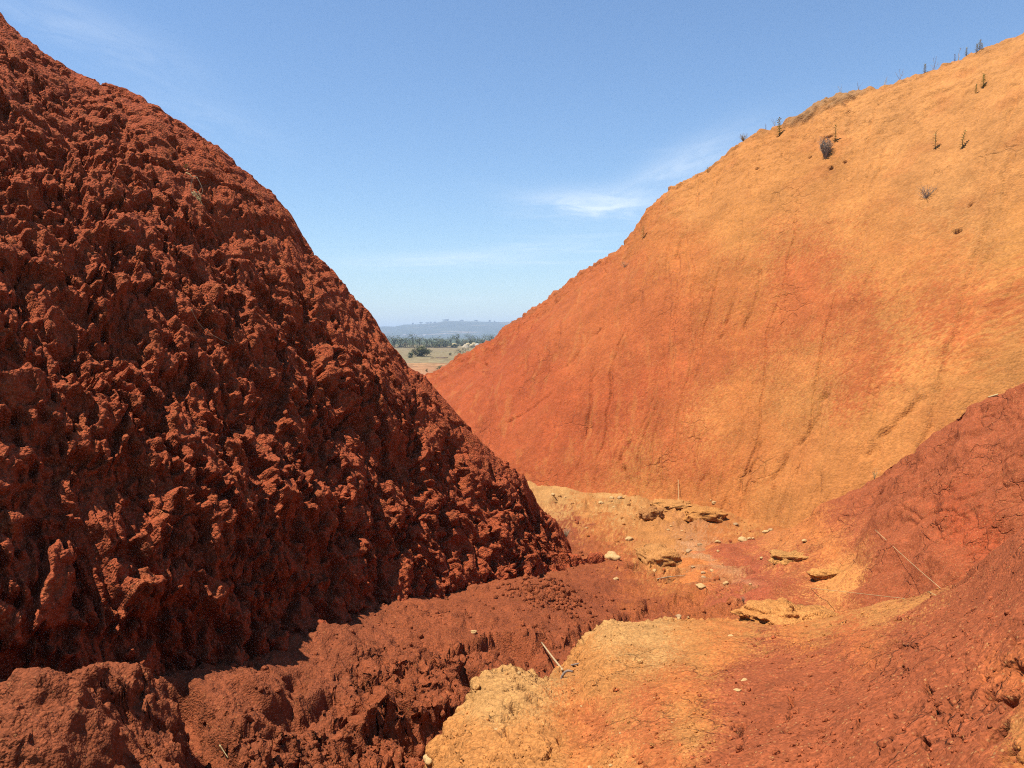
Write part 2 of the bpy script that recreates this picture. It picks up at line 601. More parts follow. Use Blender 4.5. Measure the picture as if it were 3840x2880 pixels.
HR_ = [8, 36, 100, 110, 84, 70, 26, 8]
g = loft(rows, HR_, HC)
n = normals(g)
if n[200, 250] @ np.array([-0.5, -0.5, 0.7]) < 0:
    n = -n
p = g.reshape(-1, 3).astype(F32)
nf = n.reshape(-1, 3).astype(F32)
uvh, deph = to_px(p.astype(float))
M_, N_ = g.shape[:2]
tt = np.repeat(params(HR_), N_).astype(F32)
ss = np.tile(params(HC), M_).astype(F32)
# rills run down the fall lines: thin grooves that start and stop
sw = ss + 0.10 * fbm(p, 3.0, 3, 4) + 0.02 * fbm(p, 0.5, 2, 44)
st = np.stack([sw, tt * 0.10, np.zeros_like(sw)], 1).astype(F32)
disp = 0.22 * fbm(p, 6.0, 2, 7)
face = sstep(tt, 0.7, 1.3) * (1 - sstep(tt, 5.3, 5.95))
for k, (fr, amp_, wd) in enumerate([(0.30, 0.07, 0.05), (0.17, 0.05, 0.08), (0.10, 0.03, 0.14)]):
    rn = np.abs(perlin(st, fr, 30 + k))
    gate = sstep(perlin(np.stack([ss * 1.6, tt * 0.32, ss * 0], 1).astype(F32), 0.42, 37 + k), -0.05, 0.35)
    disp -= amp_ * np.exp(-(rn / wd) ** 2) * gate * face
top = sstep(tt, 3.6, 5.4)
disp += fbm(p, 0.9, 4, 55, 0.6) * (0.028 + 0.085 * top)
e1, e2 = worley(warp(p, 0.4, 0.15, 57), 0.55, 9)
disp -= 0.02 * np.exp(-(e2 - e1) / 0.05) * sstep(perlin(p, 1.5, 58), 0.0, 0.4)
disp += (0.008 + 0.018 * top) * fbm(p, 0.22, 3, 59)
# crust of turf at the brim with a small overhang
turf = sstep(uvh[:, 0], 2920, 2990) * (1 - sstep(uvh[:, 0], 3190, 3300))
brim = sstep(tt + 0.22 * fbm(p, 0.8, 3, 63) + 0.30 * turf, 5.78, 5.90) * (1 - sstep(tt, 6.3, 7.0))
disp += (0.08 + 0.12 * turf) * brim + brim * 0.10 * fbm(p, 0.3, 3, 64)
# traced gullies low on the face
HG = [[(2325, 1760), (2310, 1740), (2330, 1690), (2350, 1650)],
      [(2590, 1560), (2600, 1520), (2620, 1480)],
      [(2815, 1780), (2840, 1720), (2850, 1650)],
      [(2900, 1800), (2960, 1700), (3010, 1640), (3050, 1560), (3090, 1480)],
      [(3255, 1720), (3300, 1650), (3360, 1600), (3400, 1550), (3450, 1500)],
      [(3480, 1500), (3530, 1460), (3570, 1440)],
      [(2120, 1370), (2180, 1290), (2240, 1220)],
      [(1900, 1590), (1960, 1560), (2060, 1470)],
      [(1640, 1500), (1720, 1420), (1800, 1370)],
      [(1720, 1505), (1745, 1470)],
      [(2290, 1200), (2400, 1080), (2440, 1000)],
      [(2120, 1510), (2200, 1430), (2300, 1330)],
      [(2700, 1250), (2760, 1100), (2790, 1010)],
      [(2790, 1230), (2830, 1110), (2850, 1000)],
      [(3270, 1050), (3275, 990)], [(3350, 1010), (3365, 970)]]
HW = [0.07, 0.03, 0.06, 0.09, 0.07, 0.04, 0.06, 0.045, 0.04, 0.05, 0.03, 0.035, 0.05, 0.05, 0.03, 0.03]
pwh = warp(p, 0.5, 0.14, 66).astype(float)
for poly, wd in zip(HG, HW):
    pts = base_pick(g, uvh, poly)
    sel = (uvh[:, 0] > min(a[0] for a in poly) - 80) & (uvh[:, 0] < max(a[0] for a in poly) + 80) & \
          (uvh[:, 1] > min(a[1] for a in poly) - 80) & (uvh[:, 1] < max(a[1] for a in poly) + 80)
    d = seg_dist(pwh[sel], pts)
    disp[sel] -= (wd * 3.0) * np.exp(-d / (wd * 0.7)) * (0.45 + 0.4 * np.clip(perlin(p[sel], 1.2, 67) + 0.5, 0, 1))
# animal holes below the brim
for (u, v, rr) in [(3105, 465, 0.10), (2838, 588, 0.07), (3112, 595, 0.05), (3580, 845, 0.07), (3165, 564, 0.04), (3038, 540, 0.04), (3630, 752, 0.04)]:
    c = base_pick(g, uvh, [(u, v)])[0]
    d = np.linalg.norm(p - c, axis=1)
    disp -= 0.30 * np.exp(-(d / rr) ** 4).astype(F32)
vd = p + nf * disp[:, None]
vd = trim_skyline(vd, HILL_LINE, sstep(tt, 2.5, 5.7))
HRED, HRUST = (0.43, 0.093, 0.029), (0.475, 0.126, 0.037)
GOLD = (0.585, 0.255, 0.078)
S = [(3800, 250, GOLD), (3300, 400, GOLD), (2900, 600, OCHRE), (2600, 680, OCHRE), (2420, 800, ORANGE), (3600, 700, GOLD), (3200, 750, OCHRE),
     (2800, 850, (0.55, 0.22, 0.058)), (3800, 950, (0.55, 0.23, 0.06)), (3350, 1000, (0.55, 0.21, 0.056)), (2500, 900, ORANGE),
     (2300, 950, HRUST), (2100, 1100, HRUST), (1900, 1250, HRED), (1700, 1400, HRED), (1800, 1500, HRED), (2000, 1500, HRED), (2100, 1700, HRED),
     (2300, 1300, HRUST), (2500, 1150, HRUST), (2350, 1500, HRED), (2250, 1620, HRED), (2700, 1350, HRUST), (2600, 1350, HRUST), (2450, 1400, HRED), (2450, 1600, HRUST), (2200, 1750, HRUST), (2700, 1100, ORANGE),
     (3000, 1130, HRUST), (3160, 1180, HRUST), (2850, 1250, HRUST), (3040, 1050, HRUST), (3480, 1170, HRUST), (3300, 1330, HRUST), (3200, 1450, HRUST), (3550, 1250, HRUST),
     (3800, 1150, HRUST), (2900, 1420, (0.54, 0.19, 0.052)), (2800, 1480, ORANGE), (3100, 1350, (0.54, 0.20, 0.055)), (3000, 1500, (0.54, 0.22, 0.06)), (2700, 1550, (0.54, 0.2, 0.055)), (2600, 1700, HRUST), (2550, 1450, HRUST),
     (2800, 1700, ORANGE), (2400, 1800, (0.52, 0.19, 0.05)), (2900, 1880, (0.54, 0.205, 0.055)), (3100, 1750, (0.54, 0.20, 0.054)), (3300, 1600, (0.55, 0.215, 0.058)), (3500, 1420, OCHRE), (3750, 1350, OCHRE),
     (3600, 1350, ORANGE), (3790, 1230, OCHRE), (3700, 1400, OCHRE), (2700, 1900, ORANGE), (2250, 1840, HRUST), (3400, 1200, OCHRE), (3450, 1330, OCHRE)]
cols = sample_colors(uvh, p, S, 75, 1.9, 140, 2.2)
stre = perlin(np.stack([sw, tt * 0.16, ss * 0], 1).astype(F32), 0.085, 33) + 0.6 * perlin(np.stack([sw, tt * 0.2, ss * 0], 1).astype(F32), 0.03, 39)
k = (0.26 * sstep(stre, 0.2, 0.7) * face)[:, None]
cols = cols * (1 - k) + np.array(OCHRE, F32) * k
k = (0.22 * sstep(fbm(p, 1.1, 4, 142), 0.25, 0.7))[:, None]
cols = cols * (1 - k) + np.array(RUST, F32) * k
tb = (brim * (0.25 + 0.75 * turf))[:, None]
cols = cols * (1 - 0.75 * tb) + np.array(GREYB, F32) * 0.75 * tb
grid_object('ochre_hill', vd.reshape(g.shape), cols, M_HILL)

# ------------------------------------------------------------------ red bank on the right, middle distance
tb_ = [(2600, 2075, 13.0), (2760, 2040, 13.2), (2900, 2000, 13.3), (2990, 1985, 13.2), (3090, 1908, 12.8), (3200, 1858, 12.3), (3280, 1808, 11.8), (3345, 1745, 11.4),
       (3440, 1685, 10.9), (3560, 1618, 10.4), (3625, 1548, 10.1), (3760, 1508, 9.6), (3860, 1462, 9.2), (4150, 1330, 8.6), (4800, 1000, 8.0)]
WASH = [(2560, 2040), (2630, 2085), (2690, 2120), (2750, 2155), (2830, 2190)]                # pale line of washed silt
bf = [(2300, 2130, 12.6), (2450, 2170, 11.6), (2560, 2230, 10.6), (2660, 2260, 10.1), (2800, 2290, 9.6), (2920, 2310, 9.2), (3050, 2320, 8.9), (3160, 2320, 8.6),
      (3280, 2310, 8.3), (3400, 2300, 8.0), (3520, 2280, 7.6), (3680, 2240, 7.2), (3850, 2200, 6.9), (4200, 2100, 6.3), (5000, 1900, 5.6)]
rows = [[] for _ in range(6)]
for f, r in zip(bf, tb_):
    a = P(*f)
    b = P(*r)
    rows[0].append(a + np.array([-0.2, -0.4, -0.5]))
    rows[1].append(a)
    rows[2].append(a + (b - a) * np.array([0.5, 0.5, 0.45]))
    rows[3].append(b)
    rows[4].append(b + np.array([0.25, 0.7, -0.25]))
    rows[5].append(b + np.array([0.8, 2.0, -1.6]))
BR, BC = [6, 110, 110, 16, 6], [8, 14, 22, 30, 30, 30, 30, 30, 30, 30, 30, 30, 24, 20]
g = loft(rows, BR, BC)
n = normals(g)
if n[100, 150] @ np.array([-0.3, -0.5, 0.8]) < 0:
    n = -n
p = g.reshape(-1, 3).astype(F32)
nf = n.reshape(-1, 3).astype(F32)
uvb, depb = to_px(p.astype(float))
disp = 0.13 * fbm(p, 1.6, 3, 3) + 0.045 * fbm(p, 0.4, 4, 5, 0.55) + 0.012 * fbm(p, 0.09, 3, 8)
e1, e2 = worley(warp(p, 0.3, 0.12, 6), 0.42, 12)
disp -= 0.05 * np.exp(-(e2 - e1) / 0.035) * sstep(perlin(p, 0.8, 13), 0.1, 0.4)
BCK = [[(3760, 1940), (3700, 1990), (3660, 2050), (3600, 2080)], [(3330, 1800), (3300, 1830), (3270, 1850)], [(3680, 1530), (3670, 1600), (3650, 1640)],
       [(3680, 1560), (3720, 1550)], [(3400, 1765), (3360, 1790), (3320, 1840)], [(3170, 1930), (3160, 1960)], [(3030, 1950), (3060, 1945), (3090, 1940)]]
pwb = warp(p, 0.2, 0.05, 14).astype(float)
for poly in BCK:
    d = seg_dist(pwb, base_pick(g, uvb, poly))
    disp -= 0.05 * np.exp(-(np.maximum(d, 0) / 0.022) ** 2)
vd = p + nf * disp[:, None]
S = [(3200, 1900, RED), (3500, 1750, RED), (3800, 1600, RED), (3400, 2000, RED), (3750, 1850, RED), (3600, 1950, (0.40, 0.083, 0.028)), (3000, 2080, RED), (2850, 2150, PINK),
     (2800, 2250, PINK), (3000, 2220, RED), (3250, 2200, RED), (3080, 2160, OCHRE), (3150, 2170, OCHRE), (2960, 2080, RED), (3017, 2028, ORANGE), (3400, 2250, RED), (2700, 2030, PINK),
     (2620, 2100, ORANGE), (2500, 2100, ORANGE), (3450, 2100, RED), (2950, 2075, OCHRE), (3310, 2270, RED), (3810, 1860, RED), (3500, 1950, RED), (3350, 2100, RED)]
cols = sample_colors(uvb, p, S, 45, 2.6, 150, 0.6)
k = (0.42 * np.exp(-(seg_dist(warp(p, 0.3, 0.12, 97).astype(float), base_pick(g, uvb, WASH)) / 0.10) ** 2))[:, None].astype(F32)
cols = cols * 1.18 * (1 - k) + np.array((0.60, 0.31, 0.145), F32) * k
grid_object('red_bank', vd.reshape(g.shape), cols, M_BANK)

# ------------------------------------------------------------------ near bank in the lower right
ed = [(1560, 3200, 3.1), (1650, 2885, 4.15), (1690, 2790, 4.45), (1735, 2690, 4.8), (1800, 2590, 5.2), (1875, 2540, 5.5), (1965, 2543, 5.6), (2065, 2556, 5.7), (2160, 2505, 6.0),
      (2190, 2430, 6.5), (2270, 2362, 6.95), (2400, 2338, 7.2), (2600, 2328, 7.2), (2850, 2335, 6.9), (3080, 2315, 6.6), (3300, 2268, 6.1), (3474, 2228, 5.65), (3640, 2165, 5.2), (3850, 1985, 4.6), (4250, 1720, 4.2), (4900, 1300, 3.9), (7200, 400, 4.2)]
ne = [(1560, 3700, 2.55), (1600, 3650, 2.55), (1680, 3600, 2.5), (1780, 3560, 2.45), (1880, 3550, 2.4), (2000, 3540, 2.35), (2120, 3530, 2.28), (2240, 3520, 2.2), (2360, 3520, 2.12),
      (2480, 3510, 2.05), (2600, 3500, 1.98), (2740, 3500, 1.88), (2880, 3500, 1.78), (3030, 3500, 1.68), (3180, 3500, 1.58), (3340, 3480, 1.5), (3520, 3460, 1.4), (3750, 3430, 1.3), (4050, 3400, 1.2), (4500, 3300, 1.15), (5200, 3200, 1.1), (8500, 2600, 0.9)]
rows = [[] for _ in range(7)]
for k, (f, r) in enumerate(zip(ne, ed)):
    a = P(*f)
    b = P(*r)
    rows[0].append(a - (b - a) * 0.7 + np.array([0, 0, 0.1]))
    rows[1].append(a)
    rows[2].append(a + (b - a) * 0.33 + np.array([0, 0, 0.05]))
    rows[3].append(a + (b - a) * 0.70 + np.array([0, 0, 0.07]))
    rows[4].append(b)
    wl_ = 1 - sstep(np.array(float(k)), 8, 12)
    od = np.array([-0.9 * wl_ - 0.1, 0.35 + 0.65 * (1 - wl_), 0.0])
    rows[5].append(b + od * 0.10 + np.array([0, 0, -0.16]))
    rows[6].append(b + od * 0.35 + np.array([0, 0, -1.0]))
NC = [8, 22, 26, 30, 30, 34, 34, 34, 38, 34, 34, 36, 42, 46, 42, 46, 46, 44, 36, 14, 10]
dn = 1 / np.linspace(1 / 1.95, 1 / 5.6, 440)
tl = (dn - dn[0]) / (dn[-1] - dn[0])
NT_ = np.concatenate([np.linspace(0, 1.27, 12), 1 + np.interp(tl, [0, 0.33, 0.70, 1.0], [0.3, 1, 2, 3]), 4 + np.arange(1, 17) / 16, 5 + np.arange(1, 13) / 12])
g = hermite(np.swapaxes(hermite(np.array(rows, float), NT_), 0, 1), params(NC)).swapaxes(0, 1)
n = normals(g)
if n[200, 350] @ np.array([-0.2, -0.2, 0.9]) < 0:
    n = -n
p = g.reshape(-1, 3).astype(F32)
nf = n.reshape(-1, 3).astype(F32)
uvn, depn = to_px(p.astype(float))
M_, N_ = g.shape[:2]
rimz = np.repeat(sstep(NT_, 3.75, 4.0), N_)                        # crumbly broken rim
disp = 0.05 * fbm(p, 1.1, 3, 3) + 0.014 * fbm(p, 0.25, 3, 5, 0.55) + 0.006 * fbm(p, 0.05, 3, 8)
disp += rimz * (0.07 * fbm(p, 0.22, 3, 71, 0.65) + 0.02 * perlin(p, 0.05, 75)) * sstep(3300 - uvn[:, 0], 0, 500)
f1_, f2_ = worley(p, 0.022, 15)
disp += 0.005 * dome(f1_, 0.8) * sstep(perlin(p, 0.3, 16), -0.4, 0.3)
ochre_zone = sstep(2300 - uvn[:, 0] + (2560 - uvn[:, 1]) * 0.6 + 90 * fbm(p, 0.4, 3, 18), -60, 60)
f1_, f2_ = worley(warp(p, 0.1, 0.03, 19), 0.045, 17)
disp += ochre_zone * (0.020 * dome(f1_, 0.85) + 0.012 * fbm(p, 0.10, 3, 72, 0.65))
e1, e2 = worley(warp(p, 0.2, 0.10, 6), 0.30, 12)
dens = sstep(perlin(p, 0.55, 23) + (uvn[:, 0] - 3000) / 2400 + (uvn[:, 1] - 2500) / 1500, 0.15, 0.55)
disp -= 0.04 * np.exp(-(e2 - e1) / 0.02) * dens
e1, e2 = worley(warp(p, 0.1, 0.05, 26), 0.12, 27)
disp -= 0.014 * np.exp(-(e2 - e1) / 0.05) * dens * sstep(perlin(p, 0.35, 28), 0.1, 0.4)
CR = [[(2960, 2600), (2965, 2640), (2960, 2690), (2955, 2770)], [(2970, 2590), (3010, 2585), (3050, 2570)], [(3100, 2560), (3140, 2590), (3205, 2575)],
      [(2800, 2680), (2795, 2730), (2780, 2800), (2740, 2840)], [(3240, 2650), (3245, 2690)], [(3300, 2720), (3340, 2718), (3395, 2720)],
      [(3500, 2590), (3510, 2650), (3524, 2685), (3470, 2720), (3440, 2760), (3480, 2810), (3490, 2870)], [(3524, 2685), (3570, 2675), (3615, 2685), (3620, 2740), (3590, 2800), (3600, 2800)],
      [(3615, 2670), (3650, 2630), (3680, 2610), (3690, 2580)], [(3690, 2610), (3740, 2620), (3800, 2630)], [(3780, 2540), (3800, 2500), (3840, 2520)], [(3520, 2510), (3560, 2515), (3590, 2490)],
      [(3400, 2435), (3450, 2440), (3460, 2430)], [(3540, 2460), (3600, 2462)], [(3615, 2400), (3650, 2392), (3690, 2395)], [(3060, 2400), (3100, 2415), (3135, 2395)], [(2920, 2430), (2990, 2430), (3060, 2430)],
      [(3200, 2450), (3240, 2440), (3290, 2410)], [(3360, 2780), (3350, 2830), (3330, 2880)], [(3240, 2740), (3220, 2790), (3190, 2830)], [(3810, 2420), (3815, 2470), (3770, 2500)],
      [(3800, 2780), (3840, 2790)], [(3740, 2840), (3780, 2800), (3840, 2810)], [(2600, 2640), (2680, 2630), (2710, 2620)], [(2730, 2800), (2750, 2750), (2790, 2700)], [(3640, 2860), (3700, 2800), (3740, 2760)],
      [(1900, 2740), (1912, 2780)], [(2070, 2800), (2060, 2860)], [(2090, 2760), (2100, 2800)]]
CW = {6: 1.2, 7: 1.0, 8: 1.3, 9: 1.8, 10: 1.7, 26: 0.9}
wob = 0.022 * fbm(p, 0.10, 3, 14)
pwn = warp(warp(p, 0.12, 0.022, 14), 0.03, 0.006, 15).astype(float)
for k, poly in enumerate(CR):
    pts = base_pick(g, uvn, poly)
    lo = pts.min(0) - 0.15
    hi = pts.max(0) + 0.15
    sel = np.nonzero(np.all((p > lo) & (p < hi), axis=1))[0]
    d = seg_dist(pwn[sel], pts)
    w_ = CW.get(k, 0.85) * 0.0030 * max(2.4, float(pts[:, 1].mean())) * (0.35 + 1.2 * np.clip(perlin(p[sel], 0.08, 29) + 0.35, 0, 1))
    disp[sel] -= 0.06 * np.exp(-(d / w_) ** 2)
HOLES = [((3720, 2755), 0.036, 0.16), ((3790, 2640), 0.02, 0.06), ((3600, 2795), 0.018, 0.06), ((3815, 2420), 0.014, 0.05), ((2965, 2660), 0.014, 0.05), ((2800, 2680), 0.015, 0.05),
         ((3680, 2590), 0.02, 0.05), ((3760, 2820), 0.03, 0.08), ((3800, 2850), 0.03, 0.08)]
for (uvp, rr, dp) in HOLES:
    c = base_pick(g, uvn, [uvp])[0]
    d = np.linalg.norm(p - c, axis=1) + 0.4 * wob
    disp -= (dp * np.exp(-(np.maximum(d, 0) / rr) ** 4)).astype(F32)
# honeycombed yellow crust and its pits by the left rim
for (u, v, rr, dp) in [(1975, 2590, 0.055, 0.12), (1945, 2650, 0.05, 0.09), (1905, 2690, 0.06, 0.12), (2000, 2640, 0.045, 0.08), (2020, 2615, 0.03, 0.07), (1840, 2620, 0.03, 0.07), (1822, 2655, 0.03, 0.08),
                       (2045, 2630, 0.03, 0.08), (1855, 2850, 0.035, 0.09), (2065, 2845, 0.03, 0.10), (1995, 2840, 0.04, 0.07), (2115, 2680, 0.025, 0.06), (1925, 2665, 0.03, 0.08)]:
    c = base_pick(g, uvn, [(u, v)])[0]
    d = np.linalg.norm(p - c, axis=1) + 1.2 * wob + 0.02 * perlin(p, 0.04, 34)
    disp -= (dp * np.exp(-(np.maximum(d, 0) / rr) ** 2)).astype(F32)
for (u, v, rr, hh) in [(1960, 2625, 0.07, 0.03), (2030, 2600, 0.06, 0.035)]:
    c = base_pick(g, uvn, [(u, v)])[0]
    d = np.linalg.norm(p - c, axis=1)
    disp += (hh * np.exp(-(d / rr) ** 2)).astype(F32)
# pale crusts lying on the red
for (u, v, rr) in [(2795, 2555, 0.035), (2770, 2585, 0.03)]:
    c = base_pick(g, uvn, [(u, v)])[0]
    disp += (0.012 * np.exp(-(np.linalg.norm(p - c, axis=1) / rr) ** 4)).astype(F32)
vd = p + nf * disp[:, None]
S = [(1750, 2800, OCHRE), (1850, 2650, OCHRE2), (1950, 2580, OCHRE2), (2000, 2720, OCHRE), (2050, 2620, OCHRE2), (2200, 2480, OCHRE), (2300, 2400, OCHRE2), (2450, 2370, OCHRE2), (2600, 2360, OCHRE), (2800, 2350, OCHRE),
     (3000, 2360, ORANGE), (3050, 2330, OCHRE), (3250, 2285, OCHRE), (3440, 2238, OCHRE), (3200, 2350, RUST), (2250, 2560, OCHRE), (2120, 2640, ORANGE), (2350, 2520, (0.54, 0.22, 0.06)),
     (2400, 2620, RUST), (2250, 2700, RUST), (2350, 2780, RUST), (2200, 2850, ORANGE), (2050, 2850, OCHRE), (1850, 2850, OCHRE), (2350, 2700, OCHRE), (2330, 2850, OCHRE), (2450, 2700, RUST), (2480, 2850, RUST),
     (2600, 2560, RUST), (2700, 2460, ORANGE), (2640, 2500, OCHRE), (2560, 2600, ORANGE), (2600, 2720, OCHRE), (2560, 2790, OCHRE), (2640, 2680, ORANGE),
     (2900, 2440, RED), (2750, 2520, RED), (2880, 2560, RED), (3100, 2500, RED), (2700, 2650, RED), (2850, 2750, RED), (2700, 2860, RED), (3100, 2700, RED), (3400, 2600, RED), (3300, 2850, RED), (3600, 2750, RED),
     (3400, 2380, RED), (3650, 2250, RED), (3800, 2100, RED), (3800, 2350, RED), (3600, 2450, RED), (2750, 2390, ORANGE),
     (3815, 2760, (0.50, 0.20, 0.055)), (3740, 2700, RED), (3720, 2850, RED), (3835, 2570, RUST), (3820, 2820, ORANGE), (3500, 2300, RED), (3780, 1960, RED), (4200, 2200, RED), (3300, 3200, RED), (2500, 3200, RUST), (1900, 3200, OCHRE)]
cols = sample_colors(uvn, p, S, 42, 3.2, 160, 0.35)
cols = cols * np.where((cols[:, 1] / cols[:, 0] < 0.33)[:, None], 1.15, 1.0)
cols_near = cols
grid_object('near_bank', vd.reshape(g.shape), cols, M_BANK)

# ------------------------------------------------------------------ gully floor
fl = [(-1200, 2900, 3.2), (-100, 2600, 4.5), (500, 2520, 5.6), (870, 2425, 6.5), (1180, 2350, 7.5), (1450, 2285, 8.4), (1750, 2225, 9.6), (2000, 2160, 10.9), (2200, 2115, 11.9),
      (-300, 2950, 3.0), (250, 2760, 3.75), (500, 2700, 4.15), (300, 2880, 3.45), (620, 2900, 3.75), (900, 2700, 4.95), (1000, 2880, 4.4), (850, 2550, 5.5), (1200, 2600, 5.9), (1200, 2480, 6.5), (1300, 2880, 4.75), (1500, 2880, 5.0), (1600, 2790, 5.3),
      (1500, 2450, 7.0), (1500, 2620, 6.2), (1700, 2640, 6.15), (1750, 2480, 7.2), (1750, 2320, 8.3), (1950, 2350, 8.2), (2000, 2480, 7.5), (2050, 2250, 9.4), (2150, 2330, 8.7), (2200, 2200, 10.4), (2300, 2280, 9.6), (2400, 2220, 10.4),
      (2500, 2300, 9.6), (2500, 2130, 12.0), (2350, 2070, 13.1), (2400, 2000, 14.4), (2150, 2000, 14.2), (2200, 1900, 17.2), (2100, 1840, 19.4), (2600, 1900, 16.9), (2900, 1990, 14.8), (2700, 2150, 11.5), (2900, 2250, 10.0), (2700, 2290, 9.5),
      (3200, 2300, 8.9), (3600, 2200, 8.4), (2600, 2800, 5.6), (3000, 2700, 5.7), (2200, 2800, 5.6), (3800, 2600, 5.4), (1700, 1800, 21.0), (1200, 1740, 24.0), (600, 1800, 22.0), (3600, 1850, 18.0), (4500, 1900, 15.0),
      (-3500, 3300, 3.0), (-3000, 2200, 10.0), (0, 1900, 18.0), (5200, 2900, 5.0)]
C3 = np.array([P(*a) for a in fl])


def tps_fit(xy, z, reg=0.02):
    d = np.linalg.norm(xy[:, None] - xy[None], axis=2)
    K = np.where(d > 0, d * d * np.log(np.maximum(d, 1e-9)), 0)
    m = len(xy)
    A = np.zeros((m + 3, m + 3))
    A[:m, :m] = K + reg * np.eye(m)
    A[:m, m] = 1
    A[:m, m + 1:] = xy
    A[m:, :m] = A[:m, m:].T
    return np.linalg.solve(A, np.concatenate([z, np.zeros(3)])), xy


def tps_eval(fit, q):
    w, xy = fit
    out = np.full(len(q), w[-3])
    out += q @ w[-2:]
    for i in range(len(xy)):
        d2 = (q[:, 0] - xy[i, 0]) ** 2 + (q[:, 1] - xy[i, 1]) ** 2
        out += w[i] * 0.5 * d2 * np.log(np.maximum(d2, 1e-12))
    return out


fit = tps_fit(C3[:, :2], C3[:, 2])
tana = np.linspace(-0.80, 0.62, 780)
inv = np.linspace(1 / 3.0, 1 / 23.0, 420)
XX = tana[None, :] / inv[:, None]
YY = np.repeat(1 / inv[:, None], len(tana), 1)
xy = np.stack([XX.ravel(), YY.ravel()], 1)
zz = tps_eval(fit, xy)
p = np.stack([xy[:, 0], xy[:, 1], zz], 1)
uvf, depf = to_px(p)
pf = p.astype(F32)


def floor_pt(u, v):
    return p[np.argmin((uvf[:, 0] - u) ** 2 + (uvf[:, 1] - v) ** 2)]


wobx = 0.16 * fbm(pf, 0.45, 3, 3, 0.6)


def scarp(poly, step, width, fade=0.35):
    """a little cliff along a line: the ground on its near side is lower"""
    pts = np.array([floor_pt(*a)[:2] for a in poly])
    best = np.full(len(xy), 1e9)
    sgn = np.zeros(len(xy))
    along = np.zeros(len(xy))
    L = 0.0
    for a, b in zip(pts[:-1], pts[1:]):
        ab = b - a
        ln = np.linalg.norm(ab)
        t = np.clip(((xy - a) @ ab) / (ln * ln), 0, 1)
        r = xy - (a + t[:, None] * ab)
        d = np.hypot(r[:, 0], r[:, 1])
        cr = ab[0] * (xy[:, 1] - a[1]) - ab[1] * (xy[:, 0] - a[0])
        m = d < best
        best[m] = d[m]
        sgn[m] = np.sign(cr[m])
        along[m] = L + t[m] * ln
        L += ln
    sdist = best * sgn + wobx
    endf = sstep(along, 0, fade) * (1 - sstep(along, L - fade, L))
    drop = step * (sstep(sdist, -width, width) - 1.0)               # 0 above the edge, -step below
    reach = (1 - sstep(best, 0.45, 1.1)) * (0.35 + 0.9 * sstep(perlin(pf, 0.55, 77), -0.35, 0.35))
    rim = 0.25 * step * np.exp(-((sdist - 0.05) / 0.07) ** 2)
    return (drop * reach + rim) * endf


h = np.zeros(len(xy))
h += scarp([(1180, 2560), (1340, 2530), (1450, 2505), (1560, 2515), (1650, 2500), (1740, 2445), (1830, 2415), (1900, 2425), (1990, 2375), (2080, 2420), (2130, 2395), (2200, 2365), (2260, 2335), (2340, 2312), (2430, 2285), (2520, 2275)], 0.11, 0.05)
h += scarp([(760, 2900), (900, 2830), (1050, 2800), (1290, 2745), (1400, 2690), (1480, 2650), (1600, 2600), (1700, 2545), (1780, 2500)], 0.09, 0.06)
h += scarp([(1050, 2690), (1150, 2660), (1260, 2620), (1330, 2580), (1420, 2600), (1500, 2590)], 0.06, 0.04)
h += scarp([(1420, 2850), (1500, 2800), (1590, 2780), (1640, 2700), (1720, 2620)], 0.05, 0.04)
h += scarp([(2300, 2110), (2400, 2120), (2490, 2130), (2560, 2135)], 0.10, 0.03, 0.2)
h += scarp([(2490, 2240), (2560, 2250), (2600, 2225), (2620, 2180)], 0.10, 0.03, 0.15)
h += scarp([(2040, 1880), (2200, 1895), (2340, 1885), (2460, 1890), (2560, 1880), (2640, 1890)], 0.07, 0.06, 0.5)
h += scarp([(2380, 1930), (2480, 1945), (2560, 1930)], 0.10, 0.06, 0.3)
near = 1 - sstep(uvf[:, 0], 1500, 2600)                             # rough red crust near the mound, smoother wash beyond
q = pf * np.array([1, 1, 0.5], F32)
a1, a2 = worley(warp(q, 0.25, 0.10, 3), 0.30, 31)
b1, b2 = worley(warp(q, 0.1, 0.05, 5), 0.115, 32)
c1_, c2_ = worley(pf, 0.045, 33)
scr = np.exp(-(h + 0.07) ** 2 / 0.004) * (h < -0.01)                # crumbly scarp faces
h += 0.10 * fbm(pf, 1.5, 3, 41) * (0.4 + 0.6 * near) + 0.05 * fbm(pf, 0.5, 4, 48, 0.6) * (1 - near)
h += 0.045 * dome(a1, 0.9) * near * sstep(perlin(pf, 0.7, 43), -0.2, 0.4)
h += 0.028 * dome(b1, 0.9) * (0.25 + 0.75 * near) * sstep(perlin(pf, 0.5, 42), -0.3, 0.3)
h += 0.018 * dome(c1_, 0.9) * (0.4 + 0.6 * sstep(perlin(pf, 0.6, 46), -0.1, 0.3))
h += 0.018 * fbm(pf, 0.16, 3, 45) * (0.5 + 0.5 * near)
h += scr * (0.11 * dome(b1, 0.9) + 0.05 * dome(c1_, 0.9))
h -= 0.06 * np.exp(-(a2 - a1) / 0.03) * near * sstep(perlin(pf, 0.8, 44), 0.1, 0.4)
# outlying blocks of the mound that catch the sun in the lower left
for (u, v, rx, hh) in [(420, 2690, 0.30, 0.22), (300, 2790, 0.36, 0.18), (150, 2860, 0.36, 0.18), (930, 2770, 0.28, 0.14), (1010, 2640, 0.30, 0.14), (1240, 2420, 0.30, 0.10), (1390, 2770, 0.22, 0.14), (900, 2850, 0.22, 0.12)]:
    c = floor_pt(u, v)
    d = np.hypot(xy[:, 0] - c[0], xy[:, 1] - c[1]) + 0.12 * fbm(pf, 0.3, 3, 47)
    h += hh * (1 - sstep(d / rx, 0.35, 1.05))
